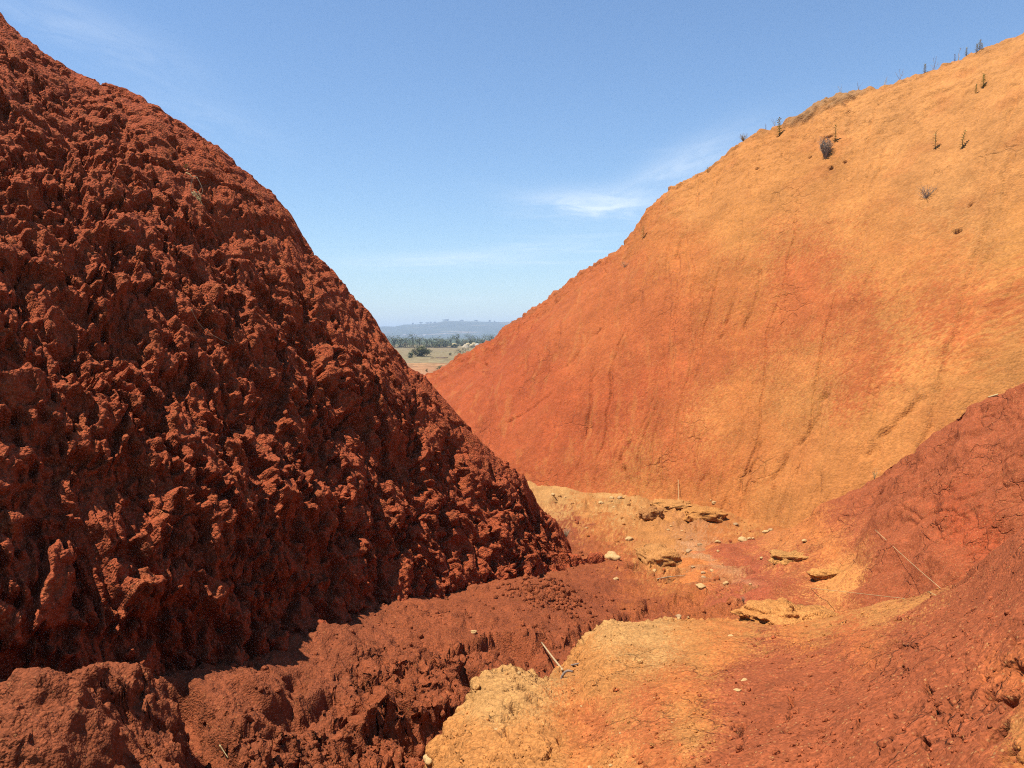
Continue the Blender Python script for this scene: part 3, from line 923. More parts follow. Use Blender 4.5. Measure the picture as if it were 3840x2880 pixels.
# gullies that cut the lower left apron
for poly, wd, dp in [([(640, 2590), (720, 2680), (775, 2770), (800, 2920)], 0.15, 0.34), ([(1040, 2760), (1170, 2710), (1270, 2665)], 0.09, 0.18), ([(1120, 2560), (1100, 2640), (1050, 2720)], 0.08, 0.14)]:
    gp = np.array([floor_pt(*a)[:2] for a in poly])
    d = seg_dist(np.stack([xy[:, 0] + 0.08 * fbm(pf, 0.3, 3, 92), xy[:, 1] + 0.08 * fbm(pf, 0.3, 3, 95)], 1), gp)
    h -= dp * np.exp(-(d / wd) ** 4)
# the pile of crumbs
c = floor_pt(2055, 2225)
d = np.hypot((xy[:, 0] - c[0]) * 0.9, xy[:, 1] - c[1])
h += 0.15 * np.exp(-(d / 0.5) ** 2)
p[:, 2] += h
pw3 = p.astype(F32)
crumb = (0.028 * near + 0.018) * sstep(perlin(pf, 0.9, 83), -0.5, 0.3) + 0.03 * scr
for ax in range(3):
    p[:, ax] += crumb * fbm(pw3, 0.16, 4, 84 + 4 * ax, 0.62)
k1, k2 = worley(warp(pw3, 0.08, 0.03, 87), 0.06, 88)
p[:, 2] += 0.022 * dome(k1, 0.9) * near * sstep(perlin(pf, 0.4, 89), -0.3, 0.3)
S = [(600, 2700, DEEP), (1000, 2800, DEEP), (1300, 2500, DEEP), (1500, 2700, RED), (1700, 2350, RED), (1900, 2250, RED), (2000, 2450, RED), (1900, 2480, RED), (2100, 2280, RED), (2200, 2150, RED), (2300, 2180, RED), (2250, 2280, RED),
     (2400, 2250, RUST), (1600, 2800, RED), (2380, 2200, RUST), (2330, 2100, RUST), (2250, 2040, RUST), (2150, 2000, RED), (2250, 1980, ORANGE), (2350, 2000, OCHRE), (2200, 1930, OCHRE), (2100, 1870, OCHRE2), (2300, 1890, OCHRE2), (2450, 1960, OCHRE),
     (2500, 2060, OCHRE), (2420, 2080, OCHRE), (2500, 2120, OCHRE), (2600, 1900, OCHRE), (2700, 1900, OCHRE), (2600, 2000, (0.55, 0.225, 0.08)), (2640, 2090, (0.55, 0.225, 0.08)), (2600, 2050, (0.58, 0.28, 0.12)), (2720, 2150, (0.54, 0.215, 0.075)), (2800, 2180, (0.54, 0.215, 0.075)), (2760, 2100, PINK),
     (2850, 2130, PINK), (2900, 2200, PINK), (2650, 2220, RUST), (2550, 2200, ORANGE), (2500, 2250, RUST), (2600, 2290, RUST), (2720, 2250, RUST), (2800, 1980, OCHRE), (2900, 2000, ORANGE), (2450, 2300, RED), (2300, 2330, RED),
     (2200, 2350, RED), (2700, 1960, ORANGE), (2750, 2030, ORANGE), (1750, 2520, RED), (3000, 2250, PINK)]
cols = sample_colors(uvf, p, S, 38, 2.4, 170, 0.5)
k = (0.42 * np.exp(-(seg_dist(warp(pw3, 0.3, 0.12, 97).astype(float), np.array([floor_pt(*a) for a in WASH])) / 0.10) ** 2))[:, None]
cols = cols * (1 - k) + np.array((0.60, 0.31, 0.145)) * k
cols_floor = cols
grid_object('gully_floor', p.reshape(XX.shape + (3,)), cols, M_FLOOR, flip=False)

# ------------------------------------------------------------------ the plain beyond, out to the horizon
ta = np.linspace(-1.1, 1.1, 200)
dist = np.concatenate([np.linspace(8, 60, 40)[:-1], np.geomspace(60, 500, 170)[:-1], np.geomspace(500, 9000, 40)])
XX = ta[None] * dist[:, None]
YY = np.repeat(dist[:, None], len(ta), 1)
pp = np.stack([XX.ravel(), YY.ravel(), np.zeros(XX.size)], 1)
pz = -4.7 - 1.3 * sstep(pp[:, 1], 70, 150) + (0.35 * fbm((pp * [1, 1, 0]).astype(F32), 40.0, 4, 3) * sstep(pp[:, 1], 30, 100))
# earth banks in the middle of the plain
for (u, d, w_, hh) in [(1700, 180, 9, 0.8), (1640, 190, 7, 0.9), (1760, 200, 10, 0.8), (1830, 170, 8, 1.2), (1600, 150, 12, 0.7)]:
    x = (u - 1920) / FPX * d
    pz += hh * np.exp(-((pp[:, 0] - x) / w_) ** 2 - ((pp[:, 1] - d) / 6.0) ** 2)
pp[:, 2] = pz
GRASS = (0.30, 0.225, 0.115)
GRASS2 = (0.46, 0.34, 0.19)
far = np.array(GRASS, F32)[None] + (np.array((0.30, 0.24, 0.12), F32) - np.array(GRASS, F32)) * sstep(fbm(pp.astype(F32), 24, 4, 8), -0.1, 0.5)[:, None]
k = ((1 - sstep(pp[:, 1] + 30 * fbm(pp.astype(F32), 20, 3, 9), 120, 190)) * 0.9)[:, None]
far = far * (1 - k) + np.array((0.50, 0.24, 0.11), F32) * k
k = ((1 - sstep(pp[:, 1] + 12 * fbm(pp.astype(F32), 9, 3, 19), 85, 110)) * 0.85)[:, None]
far = far * (1 - k) + np.array((0.46, 0.125, 0.045), F32) * k
k = (sstep(pp[:, 1], 420, 700))[:, None]
far = far * (1 - k) + np.array((0.10, 0.12, 0.05), F32) * k
grid_object('plain', pp.reshape(XX.shape + (3,)), far, M_FAR)

print('TRIS', sum(len(o.data.polygons) * 2 for o in scene.objects if o.type == 'MESH'))

# ------------------------------------------------------------------ things: helpers
def link(name, me, mat=None, parent=None):
    o = bpy.data.objects.new(name, me)
    COL.objects.link(o)
    if mat:
        me.materials.clear()
        me.materials.append(mat)
    if parent:
        o.parent = parent
    return o


def tag(o, label, cat, group=None, kind=None):
    if label:
        o['label'] = label
    if cat:
        o['category'] = cat
    if group:
        o['group'] = group
    if kind:
        o['kind'] = kind
    return o


def empty(name, loc, rz=0.0):
    o = bpy.data.objects.new(name, None)
    COL.objects.link(o)
    o.location = loc
    o.rotation_euler = (0, 0, rz)
    o.empty_display_size = 0.1
    return o


class MB:
    """collects geometry for one mesh"""
    def __init__(self):
        self.v = []
        self.f = []

    def add(self, v, f):
        b = len(self.v)
        self.v += [tuple(a) for a in v]
        self.f += [tuple(i + b for i in q) for q in f]

    def tube(self, pts, r0, r1=None, sides=6):
        pts = [Vector(a) for a in pts]
        r1 = r0 if r1 is None else r1
        n = len(pts)
        ring = []
        for i, a in enumerate(pts):
            t = (pts[min(i + 1, n - 1)] - pts[max(i - 1, 0)]).normalized()
            x = t.cross(Vector((0.3, 0.2, 0.93)) if abs(t.z) < 0.9 else Vector((1, 0.1, 0))).normalized()
            y = t.cross(x)
            r = r0 + (r1 - r0) * i / max(1, n - 1)
            ring.append([a + (x * math.cos(k * 2 * math.pi / sides) + y * math.sin(k * 2 * math.pi / sides)) * r for k in range(sides)])
        v = [q for rr in ring for q in rr]
        f = []
        for i in range(n - 1):
            for k in range(sides):
                k2 = (k + 1) % sides
                f.append((i * sides + k, i * sides + k2, (i + 1) * sides + k2, (i + 1) * sides + k))
        f.append(tuple(range(sides))[::-1])
        f.append(tuple((n - 1) * sides + k for k in range(sides)))
        self.add(v, f)

    def leaf(self, a, d, length, width, fold=0.25):
        """a pointed leaf from a in direction d, folded along its rib"""
        a = Vector(a)
        d = Vector(d).normalized()
        s = d.cross(Vector((random.uniform(-.4, .4), random.uniform(-.4, .4), 1))).normalized()
        u = s.cross(d).normalized()
        m = a + d * length * 0.45
        self.add([a, m + s * width * 0.5 + u * width * fold, a + d * length - u * length * 0.12, m - s * width * 0.5 + u * width * fold, m],
                 [(0, 4, 1), (1, 4, 2), (2, 4, 3), (3, 4, 0)])

    def build(self, name, mat=None, parent=None, smooth=False):
        me = bpy.data.meshes.new(name)
        me.from_pydata(self.v, [], self.f)
        if smooth:
            me.polygons.foreach_set('use_smooth', [True] * len(me.polygons))
        me.update()
        return link(name, me, mat, parent)


def ico(sub):
    import bmesh
    bm = bmesh.new()
    bmesh.ops.create_icosphere(bm, subdivisions=sub, radius=1.0)
    v = np.array([a.co[:] for a in bm.verts])
    f = np.array([[a.index for a in q.verts] for q in bm.faces])
    bm.free()
    return v, f


ICO1, ICO2, ICO3, ICO4, ICO5, ICO6 = (ico(k) for k in (1, 2, 3, 4, 5, 6))


def rock_mesh(name, seed, sub=ICO3, rough=0.28, flat=1.0, square=0.0, grain=0.05, color=None, scale=None):
    v, f = sub
    if square:
        e = 1 - square
        w = np.sign(v) * np.abs(v) ** e
        w /= np.max(np.abs(w), axis=0)
    else:
        w = v.copy()
    q = (w + seed * 3.17).astype(F32)
    k = 1 + rough * fbm(q, 0.9, 3, seed % 50) + grain * fbm(q, 0.22, 3, seed % 40)
    f1, f2 = worley(q, 0.6, seed % 30)
    k = k + rough * 0.5 * (0.5 - f1)
    w = w * k[:, None]
    w[:, 2] *= flat
    if scale:
        w = w * np.array(scale)
        q = w.astype(F32)
        g1, g2 = worley(q + 7.7, 0.05, 5)
        w += w / np.linalg.norm(w, axis=1, keepdims=True) * (0.014 * dome(g1, 0.9) + 0.05 * fbm(q, 0.22, 4, 9, 0.6))[:, None]
    cols = None
    if color is not None:
        cols = 1.18 * np.array(color, F32)[None] * (1 + 0.22 * fbm(q, 0.5, 4, seed % 35))[:, None]
    return mesh_arrays(name, w, f, cols, smooth=sub is not ICO1)


M_STONE = plain_material('pale_stone', (0.56, 0.30, 0.10), scale=9, bump=0.3, color2=(0.74, 0.50, 0.23))
M_STONE_G = plain_material('grey_stone', (0.44, 0.25, 0.11), scale=9, bump=0.3, color2=(0.56, 0.36, 0.18))
M_WOOD = plain_material('dry_wood', (0.50, 0.33, 0.16), scale=30, color2=(0.68, 0.50, 0.29))
M_ROOT = plain_material('grey_root', (0.24, 0.17, 0.13), scale=40, color2=(0.36, 0.28, 0.22))
M_STRAW = plain_material('straw', (0.60, 0.43, 0.18), scale=20, color2=(0.70, 0.54, 0.28))
M_DRY = plain_material('dead_weed', (0.42, 0.31, 0.18), scale=20, color2=(0.58, 0.47, 0.30))
M_LEAF = plain_material('leaf_green', (0.40, 0.40, 0.11), scale=12, color2=(0.62, 0.56, 0.20), rough=0.6)
M_STEM = plain_material('stem_brown', (0.13, 0.09, 0.045), scale=12)
M_DARKSHRUB = plain_material('dark_shrub', (0.30, 0.21, 0.15), scale=20, color2=(0.50, 0.38, 0.28))
M_TREE = [plain_material('tree_leaf_olive', (0.11, 0.125, 0.042), scale=0.8, color2=(0.21, 0.21, 0.08)),
          plain_material('tree_leaf_green', (0.085, 0.115, 0.04), scale=0.8, color2=(0.16, 0.185, 0.07)),
          plain_material('tree_leaf_dry', (0.17, 0.135, 0.06), scale=0.8, color2=(0.27, 0.21, 0.10))]
M_TRUNK = plain_material('bark', (0.11, 0.08, 0.055), scale=3)
M_THATCH = plain_material('thatch', (0.40, 0.32, 0.21), scale=3, color2=(0.56, 0.46, 0.32))
M_THATCHG = plain_material('grey_thatch', (0.38, 0.34, 0.29), scale=3, color2=(0.52, 0.48, 0.42))
M_HAY = plain_material('hay', (0.52, 0.39, 0.19), scale=2, color2=(0.66, 0.53, 0.30))
M_MUD = plain_material('mud_wall', (0.17, 0.11, 0.07), scale=2)
M_WHITE = plain_material('white_wall', (0.78, 0.76, 0.72), scale=1)
M_ROOF = plain_material('dull_roof', (0.40, 0.34, 0.30), scale=1)

# ------------------------------------------------------------------ loose stones on the gully floor
ROCKS = [rock_mesh('stone', 11 + k, ICO3, 0.34, 0.72) for k in range(7)]
STONES = [  # u, v, width px, material, label, group
    (2330, 2050, 70, 0, 'largest pale flat stone on the gully floor right of the mound tip', None),
    (2359, 2026, 36, 0, 'smaller pale stone just behind the largest flat stone in the gully', None),
    (2323, 2090, 22, 0, 'upright pale stone standing on red soil just below the largest flat stone', None),
    (2253, 2104, 15, 0, 'small sharp pale stone with dark shadow nearest the tip of the mound', None),
    (2312, 2174, 26, 0, 'elongated pale stone tilted with dark shadow alone on the red floor above the rubble', None),
    (2455, 2142, 20, 0, 'rounded pale stone on red soil just above the grey twig', None),
    (2431, 2159, 14, 0, 'small pale stone at the left end of the grey twig', None),
    (2627, 2203, 38, 0, 'bulky yellowish stone beside the dark crumbling ledge right of the grey twig', None),
    (2670, 2143, 20, 0, 'clean whitish rounded stone beside the pale sandy streak in the gully', None),
    (2562, 2018, 26, 1, None, 'mid'), (2623, 2047, 22, 1, None, 'mid'), (2565, 2052, 20, 1, None, 'mid'),
    (2692, 2068, 14, 0, None, 'mid'), (2558, 1989, 14, 0, None, 'mid'), (2515, 1971, 11, 0, None, 'mid'),
    (2506, 1984, 14, 0, None, 'mid'), (2540, 2093, 20, 1, None, 'mid'),
    (2678, 1888, 22, 0, 'round pale stone lying at the foot of the ochre hill on the layered ledge', None),
    (2665, 1877, 9, 0, 'tiny pale pebble just above the round stone on the layered ledge', None),
    (2292, 1870, 24, 0, 'pale stone at the left end of the crusty ledge at the hill foot', None),
    (2323, 1866, 22, 1, 'greyish stone right beside the pale one on the crusty hill foot ledge', None),
    (2301, 1899, 15, 0, None, 'back'), (2251, 1890, 28, 0, None, 'back'), (2198, 1980, 12, 0, None, 'back'), (2075, 1855, 22, 0, None, 'back'), (2120, 1868, 14, 0, None, 'back'),
    (2545, 2322, 22, 0, 'white speckled stone at the brim of the near ochre bank', None),
    (2551, 2296, 28, 1, 'flat greyish stone half sunk in sand just above the white speckled stone', None),
    (2582, 2275, 9, 0, 'single small yellow pebble on the sand above the near ochre bank', None),
    (2602, 2134, 18, 1, None, 'ledge'), (2636, 2150, 20, 1, None, 'ledge'), (2640, 2170, 26, 1, None, 'ledge'), (2726, 2190, 24, 0, None, 'ledge'), (2811, 2190, 12, 0, None, 'ledge'), (2700, 2175, 10, 0, None, 'ledge'),
    (2856, 2096, 18, 0, 'lone white flake stone in the middle of the dark pink soil patch', None),
    (2775, 1983, 44, 0, 'wide yellowish crusty stone in the row below the smooth ochre apron', None),
    (2860, 1980, 26, 0, 'pale knobbly stone near the right end of the row below the ochre apron', None),
    (2885, 1984, 20, 1, 'grey stone at the right end of the row below the ochre apron', None),
    (2807, 1970, 18, 0, 'small whitish stone in the middle of the row below the ochre apron', None),
    (2763, 1968, 22, 1, 'dark grey stone in the row below the ochre apron', None),
    (2710, 1978, 24, 0, 'pale rough stone at the left end of the row below the ochre apron', None),
    (2816, 1999, 14, 0, 'small pale stone just below the middle of the stone row', None),
    (3017, 2030, 22, 0, 'yellow lump stuck on the red bank slope above the ochre cavity', None),
    (1608, 2856, 62, 0, 'big pale yellow boulder at the bottom edge left of the near ochre bank', None),
    (1778, 2372, 28, 0, 'yellow lump lying alone on the red terrace left of the wooden stick', None),
    (1945, 2528, 22, 0, 'yellow knob perched on the honeycombed crust at the near bank rim', None),
    (2035, 2590, 62, 0, 'pale slab leaning beside the dark pit in the honeycombed crust', None),
    (1863, 2738, 17, 0, 'small pale stone on the ochre slope below the honeycombed crust', None),
    (2455, 2620, 10, 0, None, 'near'), (2520, 2710, 12, 0, None, 'near'), (2210, 2880, 20, 0, None, 'near'), (2325, 2750, 12, 0, None, 'near'), (2180, 2650, 12, 0, None, 'near'), (2290, 2872, 18, 0, None, 'near'),
    (2792, 2552, 32, 0, 'upper of two pale encrusted lumps on the red near bank', None),
    (2768, 2588, 30, 0, 'lower of two pale encrusted lumps on the red near bank', None),
    (2742, 2384, 22, 0, 'pale flaky stone on the ochre strip along the near bank top', None),
]
GR = {'mid': ('small pale stone on the sandy wash behind the grey twig', 'pale stones on the sandy wash'),
      'back': ('small pale stone in crusty ochre ground behind the mound tip', 'pale stones behind the mound tip'),
      'ledge': ('small yellowish stone by the dark crumbling ledge', 'stones by the crumbling ledge'),
      'near': ('tiny pale pebble lying on the near ochre and rust bank', 'pebbles on the near bank')}
for k, (u, v, wpx, mi, lab, grp) in enumerate(STONES):
    c = pick(u, v)
    o = bpy.data.objects.new('stone', ROCKS[k % len(ROCKS)])
    COL.objects.link(o)
    s = wpx / FPX * c.y * 0.44
    o.scale = (s * random.uniform(0.95, 1.15), s * random.uniform(0.7, 0.95), s * random.uniform(0.75, 1.0))
    o.location = c + Vector((0, 0, s * 0.25))
    if lab and ('encrusted' in lab or 'flaky' in lab or 'slab' in lab):
        o.scale.z *= 0.45
        o.location.z -= s * 0.2
    o.rotation_euler = (random.uniform(-.2, .2), random.uniform(-.2, .2), random.uniform(0, 6.28))
    if lab is None:
        lab, gname = GR[grp]
    else:
        gname = None
    tag(o, lab, 'stone', gname)
for k, m in enumerate(ROCKS):
    m.materials.append(M_STONE)
for k, o in enumerate([o for o in scene.objects if o.name.split('.')[0] == 'stone']):
    if STONES[k][3]:
        o.material_slots[0].link = 'OBJECT'
        o.material_slots[0].material = M_STONE_G

# blocks of hardened earth standing out of the floor
M_BLOCK = M_FLOOR


def block(u, v, wpx, hpx, depth, label, color, seed, rz=0.0, sink=0.35, square=0.5, sub=ICO5, rough=0.22):
    c = pick(u, v)
    sx = wpx / FPX * c.y * 0.5
    sz = hpx / FPX * c.y * 0.5
    me = rock_mesh('earth_block', seed, sub, rough, 1.0, square, 0.07, color, (sx, depth, sz))
    o = link('earth_block', me, M_BLOCK)
    o.rotation_euler = (0, 0, rz)
    o.location = c + Vector((0, depth * 0.4, sz * (1 - 2 * sink)))
    tag(o, label, 'earth block')
    return o


block(2445, 1943, 80, 46, 0.14, 'dark overhanging lump of crust with deep shadow on the gully floor', (0.44, 0.19, 0.06), 101, 0.1, 0.10, 0.25)
block(2530, 1908, 130, 30, 0.35, 'low flat crust of ochre earth behind the dark overhanging lump', (0.54, 0.24, 0.07), 102, 0.1, 0.36, 0.4, rough=0.34)
block(2640, 1946, 150, 50, 0.35, 'flat topped ochre earth block with steep fluted face at the hill foot', (0.53, 0.225, 0.06), 103, -0.05, 0.36, 0.45, rough=0.3)
block(2480, 2112, 150, 74, 0.35, 'broken ochre earth step with a jagged spike in the middle of the gully', (0.50, 0.22, 0.066), 104, 0.3, 0.40, 0.35, rough=0.4)
block(2960, 2330, 300, 84, 0.22, 'cracked ochre earth block with vertical face beside the near bank top', (0.57, 0.24, 0.066), 105, 0.05, 0.47, 0.0, rough=0.5)
block(2965, 2100, 120, 40, 0.15, 'yellow overhanging crust with dark slit on the red bank foot', (0.56, 0.26, 0.075), 106, -0.4, 0.42, 0.3, rough=0.36)
block(3120, 2163, 150, 40, 0.10, 'crumbling yellow patch with dark cavities on the red bank', (0.55, 0.24, 0.065), 107, -0.1, 0.48, 0.3, rough=0.4)

# ------------------------------------------------------------------ rubble and crumbs (nobody could count them)
def crumbs(name, spots, sizes, colors, label, sub=ICO1):
    v0, f0 = sub
    V, Fq, Cc = [], [], []
    for k, (c, s, col) in enumerate(zip(spots, sizes, colors)):
        sc = s * RNG.uniform(0.6, 1.2, 3)
        a = RNG.uniform(0, 6.28)
        w = v0 * (1 + RNG.uniform(-0.28, 0.28, (len(v0), 1))) * sc
        w = np.stack([w[:, 0] * math.cos(a) - w[:, 1] * math.sin(a), w[:, 0] * math.sin(a) + w[:, 1] * math.cos(a), w[:, 2]], 1)
        V.append(w + np.array(c) + [0, 0, s * 0.2])
        Fq.append(f0 + k * len(v0))
        Cc.append(np.repeat(np.array(col)[None], len(v0), 0))
    me = mesh_arrays(name, np.concatenate(V), np.concatenate(Fq), np.concatenate(Cc), smooth=False)
    o = link(name, me, M_FLOOR)
    tag(o, label, 'rubble', kind='stuff')
    return o


fv, fuv, _ = SURF['gully_floor']
fcol = cols_floor
spots, sizes, cc = [], [], []
pc = pick(2055, 2225)
for k in range(420):
    r = abs(random.gauss(0, 0.36))
    a = random.uniform(0, 6.28)
    j = np.argmin((fv[:, 0] - pc.x - r * math.cos(a)) ** 2 + (fv[:, 1] - pc.y - r * 0.9 * math.sin(a) + 0.05) ** 2)
    spots.append(fv[j])
    sizes.append(random.uniform(0.008, 0.03) * (1.4 if r < 0.25 else 1.0) if random.random() < 0.9 else random.uniform(0.03, 0.05))
    cc.append(np.array(RED) * random.uniform(0.85, 1.25))
crumbs('rubble_pile', spots, sizes, cc, 'heap of loose red earth crumbs fallen at the foot of the mound', ICO2)
vis = np.nonzero((fuv[:, 0] > 900) & (fuv[:, 0] < 2950) & (fuv[:, 1] > 1850) & (fuv[:, 1] < 2880))[0]
idx = RNG.choice(vis, 3600)
keep = perlin(fv[idx].astype(F32), 0.5, 301) + RNG.uniform(-0.4, 0.4, len(idx)) > 0.0
idx = idx[keep]
crumbs('loose_crumbs', fv[idx], np.exp(RNG.normal(math.log(0.011), 0.5, len(idx))) * (0.4 + fv[idx, 1] / 11), fcol[idx] * RNG.uniform(0.85, 1.3, (len(idx), 1)),
       'fine loose crumbs scattered over the gully floor')
nv, nuv, _ = SURF['near_bank']
vis = np.nonzero((nuv[:, 1] < 2950) & (nuv[:, 0] < 3900) & (nuv[:, 0] > 1600))[0]
idx = RNG.choice(vis, 5200)
keep = perlin(nv[idx].astype(F32), 0.3, 303) + RNG.uniform(-0.5, 0.5, len(idx)) > -0.05
idx = idx[keep]
crumbs('bank_crumbs', nv[idx], np.exp(RNG.normal(math.log(0.0042), 0.55, len(idx))) * (0.6 + 0.13 * nv[idx, 1]), cols_near[idx] * RNG.uniform(0.9, 1.35, (len(idx), 1)),
       'fine grit and crumbs on the near bank')

# ------------------------------------------------------------------ sticks, straws, roots
def stick(name, pts, r0, r1, mat, label, cat, lift=0.02, only=None, flat=False):
    w = []
    for k, (u, v) in enumerate(pts):
        c = pick(u, v, only)
        w.append(c + (Vector(px_dir(u, v)).normalized() * -lift))
    if flat:
        w = [Vector(px_dir(u, v) * (w[0].y / px_dir(u, v)[1])) for (u, v) in pts]
    # smooth the depth jumps along its length
    for _ in range(3):
        w = [w[0]] + [(w[i - 1] + w[i] * 2 + w[i + 1]) / 4 for i in range(1, len(w) - 1)] + [w[-1]]
    m = MB()
    t = params([4] * (len(w) - 1))
    m.tube(hermite(np.array([list(a) for a in w]), t), r0, r1, 6)
    o = m.build(name, mat, smooth=True)
    return tag(o, label, cat)


def line_px(a, b, n=3):
    return [(a[0] + (b[0] - a[0]) * k / n, a[1] + (b[1] - a[1]) * k / n) for k in range(n + 1)]


stick('dry_stick', line_px((2032, 2416), (2112, 2512), 2), 0.008, 0.009, M_WOOD, 'straight pale wooden stick lying on red crumbs by the ochre bank', 'stick', 0.035)
stick('curved_root', [(2104, 2548), (2106, 2526), (2118, 2509), (2136, 2508), (2148, 2519)], 0.011, 0.009, M_ROOT, 'short curved grey root bent like a hook at the end of the stick', 'root', 0.04, flat=True)
stick('twig', line_px((2140, 2494), (2170, 2488), 1), 0.008, 0.006, M_ROOT, 'small brown twig stub poking from the ochre bank right of the hooked root', 'twig', 0.03)
stick('twig', [(2462, 2171), (2490, 2167), (2515, 2159), (2545, 2160), (2566, 2158)], 0.008, 0.005, M_DRY, 'thin grey branching twig lying across the gully floor', 'twig', 0.05)
stick('dry_straw', [(3282, 1985), (3345, 2042), (3400, 2098), (3465, 2155), (3527, 2206)], 0.0028, 0.002, M_STRAW, 'long straight yellow straw leaning across the red bank', 'straw', 0.09)
stick('dry_straw', [(3560, 2265), (3510, 2215), (3475, 2190)], 0.002, 0.002, M_STRAW, 'short faint straw near the crest of the near bank', 'straw', 0.01)
stick('dry_straw', [(3040, 2206), (3180, 2214), (3330, 2208), (3390, 2196)], 0.003, 0.002, M_STRAW, 'fine pale straw lying flat along the red bank foot', 'straw', 0.03)
stick('dry_straw', [(2543, 1800), (2542, 1840), (2542, 1880)], 0.006, 0.004, M_STRAW, 'single upright straw against the foot of the ochre hill', 'straw', 0.1)
stick('dry_straw', [(3722, 1432), (3700, 1452), (3692, 1475)], 0.012, 0.008, M_STRAW, 'curved dry stem on the ochre slope above the red bank', 'straw', 0.08)
stick('dry_twig', [(720, 1160), (728, 1205), (752, 1246), (810, 1270), (880, 1296)], 0.004, 0.002, M_DRY, 'thin curved dry twig in the middle of the red mound', 'twig', 0.06)
stick('dry_straw', [(823, 2790), (828, 2812), (852, 2842)], 0.004, 0.002, M_STRAW, 'tiny bent pale straw on the red block at the bottom left', 'straw', 0.03)

# uprooted dead weed on the mound
base = pick(725, 700)
weed = empty('dead_weed', base)
tag(weed, 'uprooted dead weed with looping stems and tangled roots on the red mound', 'weed')


def weed_part(name, chains, r0, r1, mat, lift=0.10):
    m = MB()
    for ch in chains:
        w = []
        for (u, v) in ch:
            d = px_dir(u, v)
            w.append(Vector(d * ((base.y - lift) / d[1])) - base)
        m.tube(hermite(np.array([list(a) for a in w]), params([5] * (len(w) - 1))), r0, r1, 5)
    return m.build(name, mat, weed, smooth=True)


weed_part('stem', [[(697, 648), (710, 653), (719, 664)]], 0.007, 0.006, M_STRAW)
weed_part('stem', [[(735, 662), (725, 665), (717, 690), (716, 712), (722, 732), (726, 746)]], 0.004, 0.003, M_DRY)
weed_part('stem', [[(738, 664), (752, 690), (760, 715), (754, 727), (740, 728), (725, 715)]], 0.0035, 0.0025, M_DRY)
ch = []
for k in range(26):
    a = (random.uniform(718, 748), random.uniform(715, 745))
    b = (a[0] + random.uniform(-6, 14), a[1] + random.uniform(8, 24))
    c = (b[0] + random.uniform(-18, 14), b[1] + random.uniform(5, 28))
    ch.append([a, b, c])
weed_part('root_tangle', ch, 0.003, 0.0015, M_STRAW)
m = MB()
for k in range(9):
    d = px_dir(697 + random.uniform(-5, 5), 626 + random.uniform(-8, 8))
    m.leaf(Vector(d * ((base.y - 0.12) / d[1])) - base, (random.uniform(-1, 1), -0.4, random.uniform(-.3, 1)), 0.035, 0.014)
m.build('leaves', M_LEAF, weed)

# ------------------------------------------------------------------ plants of the ochre hill
def leafy_plant(u, v, hpx, label, mat=M_LEAF, lean=0.1, dens=1.0, name='leafy_plant', cat='plant', width=1.0):
    c = pick(u, v)
    H = hpx / FPX * c.y
    root = empty(name, c, random.uniform(0, 6.28))
    tag(root, label, cat)
    lx = random.uniform(-1, 1) * lean * 0.3
    m = MB()
    pts = [(0, 0, -0.03), (lx * H * 0.3, 0, H * 0.4), (lx * H, -lean * H * 0.4, H)]
    m.tube(hermite(np.array(pts), params([4, 4])), H * 0.022 + 0.002, H * 0.008, 5)
    m.build('stem', M_STEM, root, smooth=True)
    m = MB()
    n = int(46 * dens)
    for k in range(n):
        t = 0.12 + 0.88 * k / n
        q = hermite(np.array(pts), np.array([t * 2]))[0]
        a = k * 2.4
        up = -0.05 + 0.9 * t
        m.leaf(q, (math.cos(a), math.sin(a), up), H * (0.24 - 0.08 * t) * width * random.uniform(0.7, 1.3), H * 0.075 * width)
    m.build('foliage', mat, root)
    return root


def shrub(u, v, wpx, hpx, label, mat, n=60, name='dead_shrub', cat='shrub', spread=1.0):
    c = pick(u, v)
    H = hpx / FPX * c.y
    Wd = wpx / FPX * c.y * 0.5
    root = empty(name, c, random.uniform(0, 6.28))
    tag(root, label, cat)
    m = MB()
    m2 = MB()
    for k in range(n):
        a = random.uniform(0, 6.28)
        r = Wd * math.sqrt(random.random()) * spread
        top = Vector((r * math.cos(a), r * math.sin(a), H * random.uniform(0.45, 1.0)))
        mid = top * 0.5 + Vector((random.uniform(-.2, .2) * Wd, random.uniform(-.2, .2) * Wd, 0))
        (m if k < n // 3 else m2).tube([(0, 0, -0.02), mid, top], H * 0.013 + 0.001, H * 0.006, 4)
        for j in range(4):
            q = mid.lerp(top, random.random())
            m2.tube([q, q + Vector((random.uniform(-1, 1), random.uniform(-1, 1), random.uniform(0, 1))) * H * 0.14], H * 0.007, H * 0.004, 3)
    m.build('stems', mat, root)
    m2.build('twigs', mat, root)
    return root


leafy_plant(2922, 512, 66, 'tall narrow green plant with pale base, leftmost leafy plant below the hill brim')
leafy_plant(3133, 532, 60, 'thin dark green plant just right of the dark purple dead shrub', dens=0.6)
leafy_plant(3506, 560, 62, 'slender green plant left of the one casting a shadow on the upper slope', dens=0.6)
leafy_plant(3612, 556, 66, 'green plant leaning right and casting a distinct shadow on the upper slope', lean=0.35, dens=0.7)
leafy_plant(3661, 350, 32, 'short green plant, left of the pair high on the ochre slope', width=1.1)
leafy_plant(3690, 330, 48, 'taller green plant with spread leaves, right of the pair high on the slope', width=1.2)
leafy_plant(3462, 268, 28, 'small blue green plant alone on the skyline of the ochre hill', width=1.3)
leafy_plant(3617, 206, 30, 'green skyline plant left of the thickest skyline clump', width=1.1)
leafy_plant(3655, 188, 26, 'left plant of the thickest green clump on the skyline', width=1.4)
leafy_plant(3668, 184, 34, 'tallest plant of the thickest green clump on the skyline', width=1.2)
leafy_plant(3682, 184, 20, 'right low plant of the thickest green clump on the skyline', width=1.4)
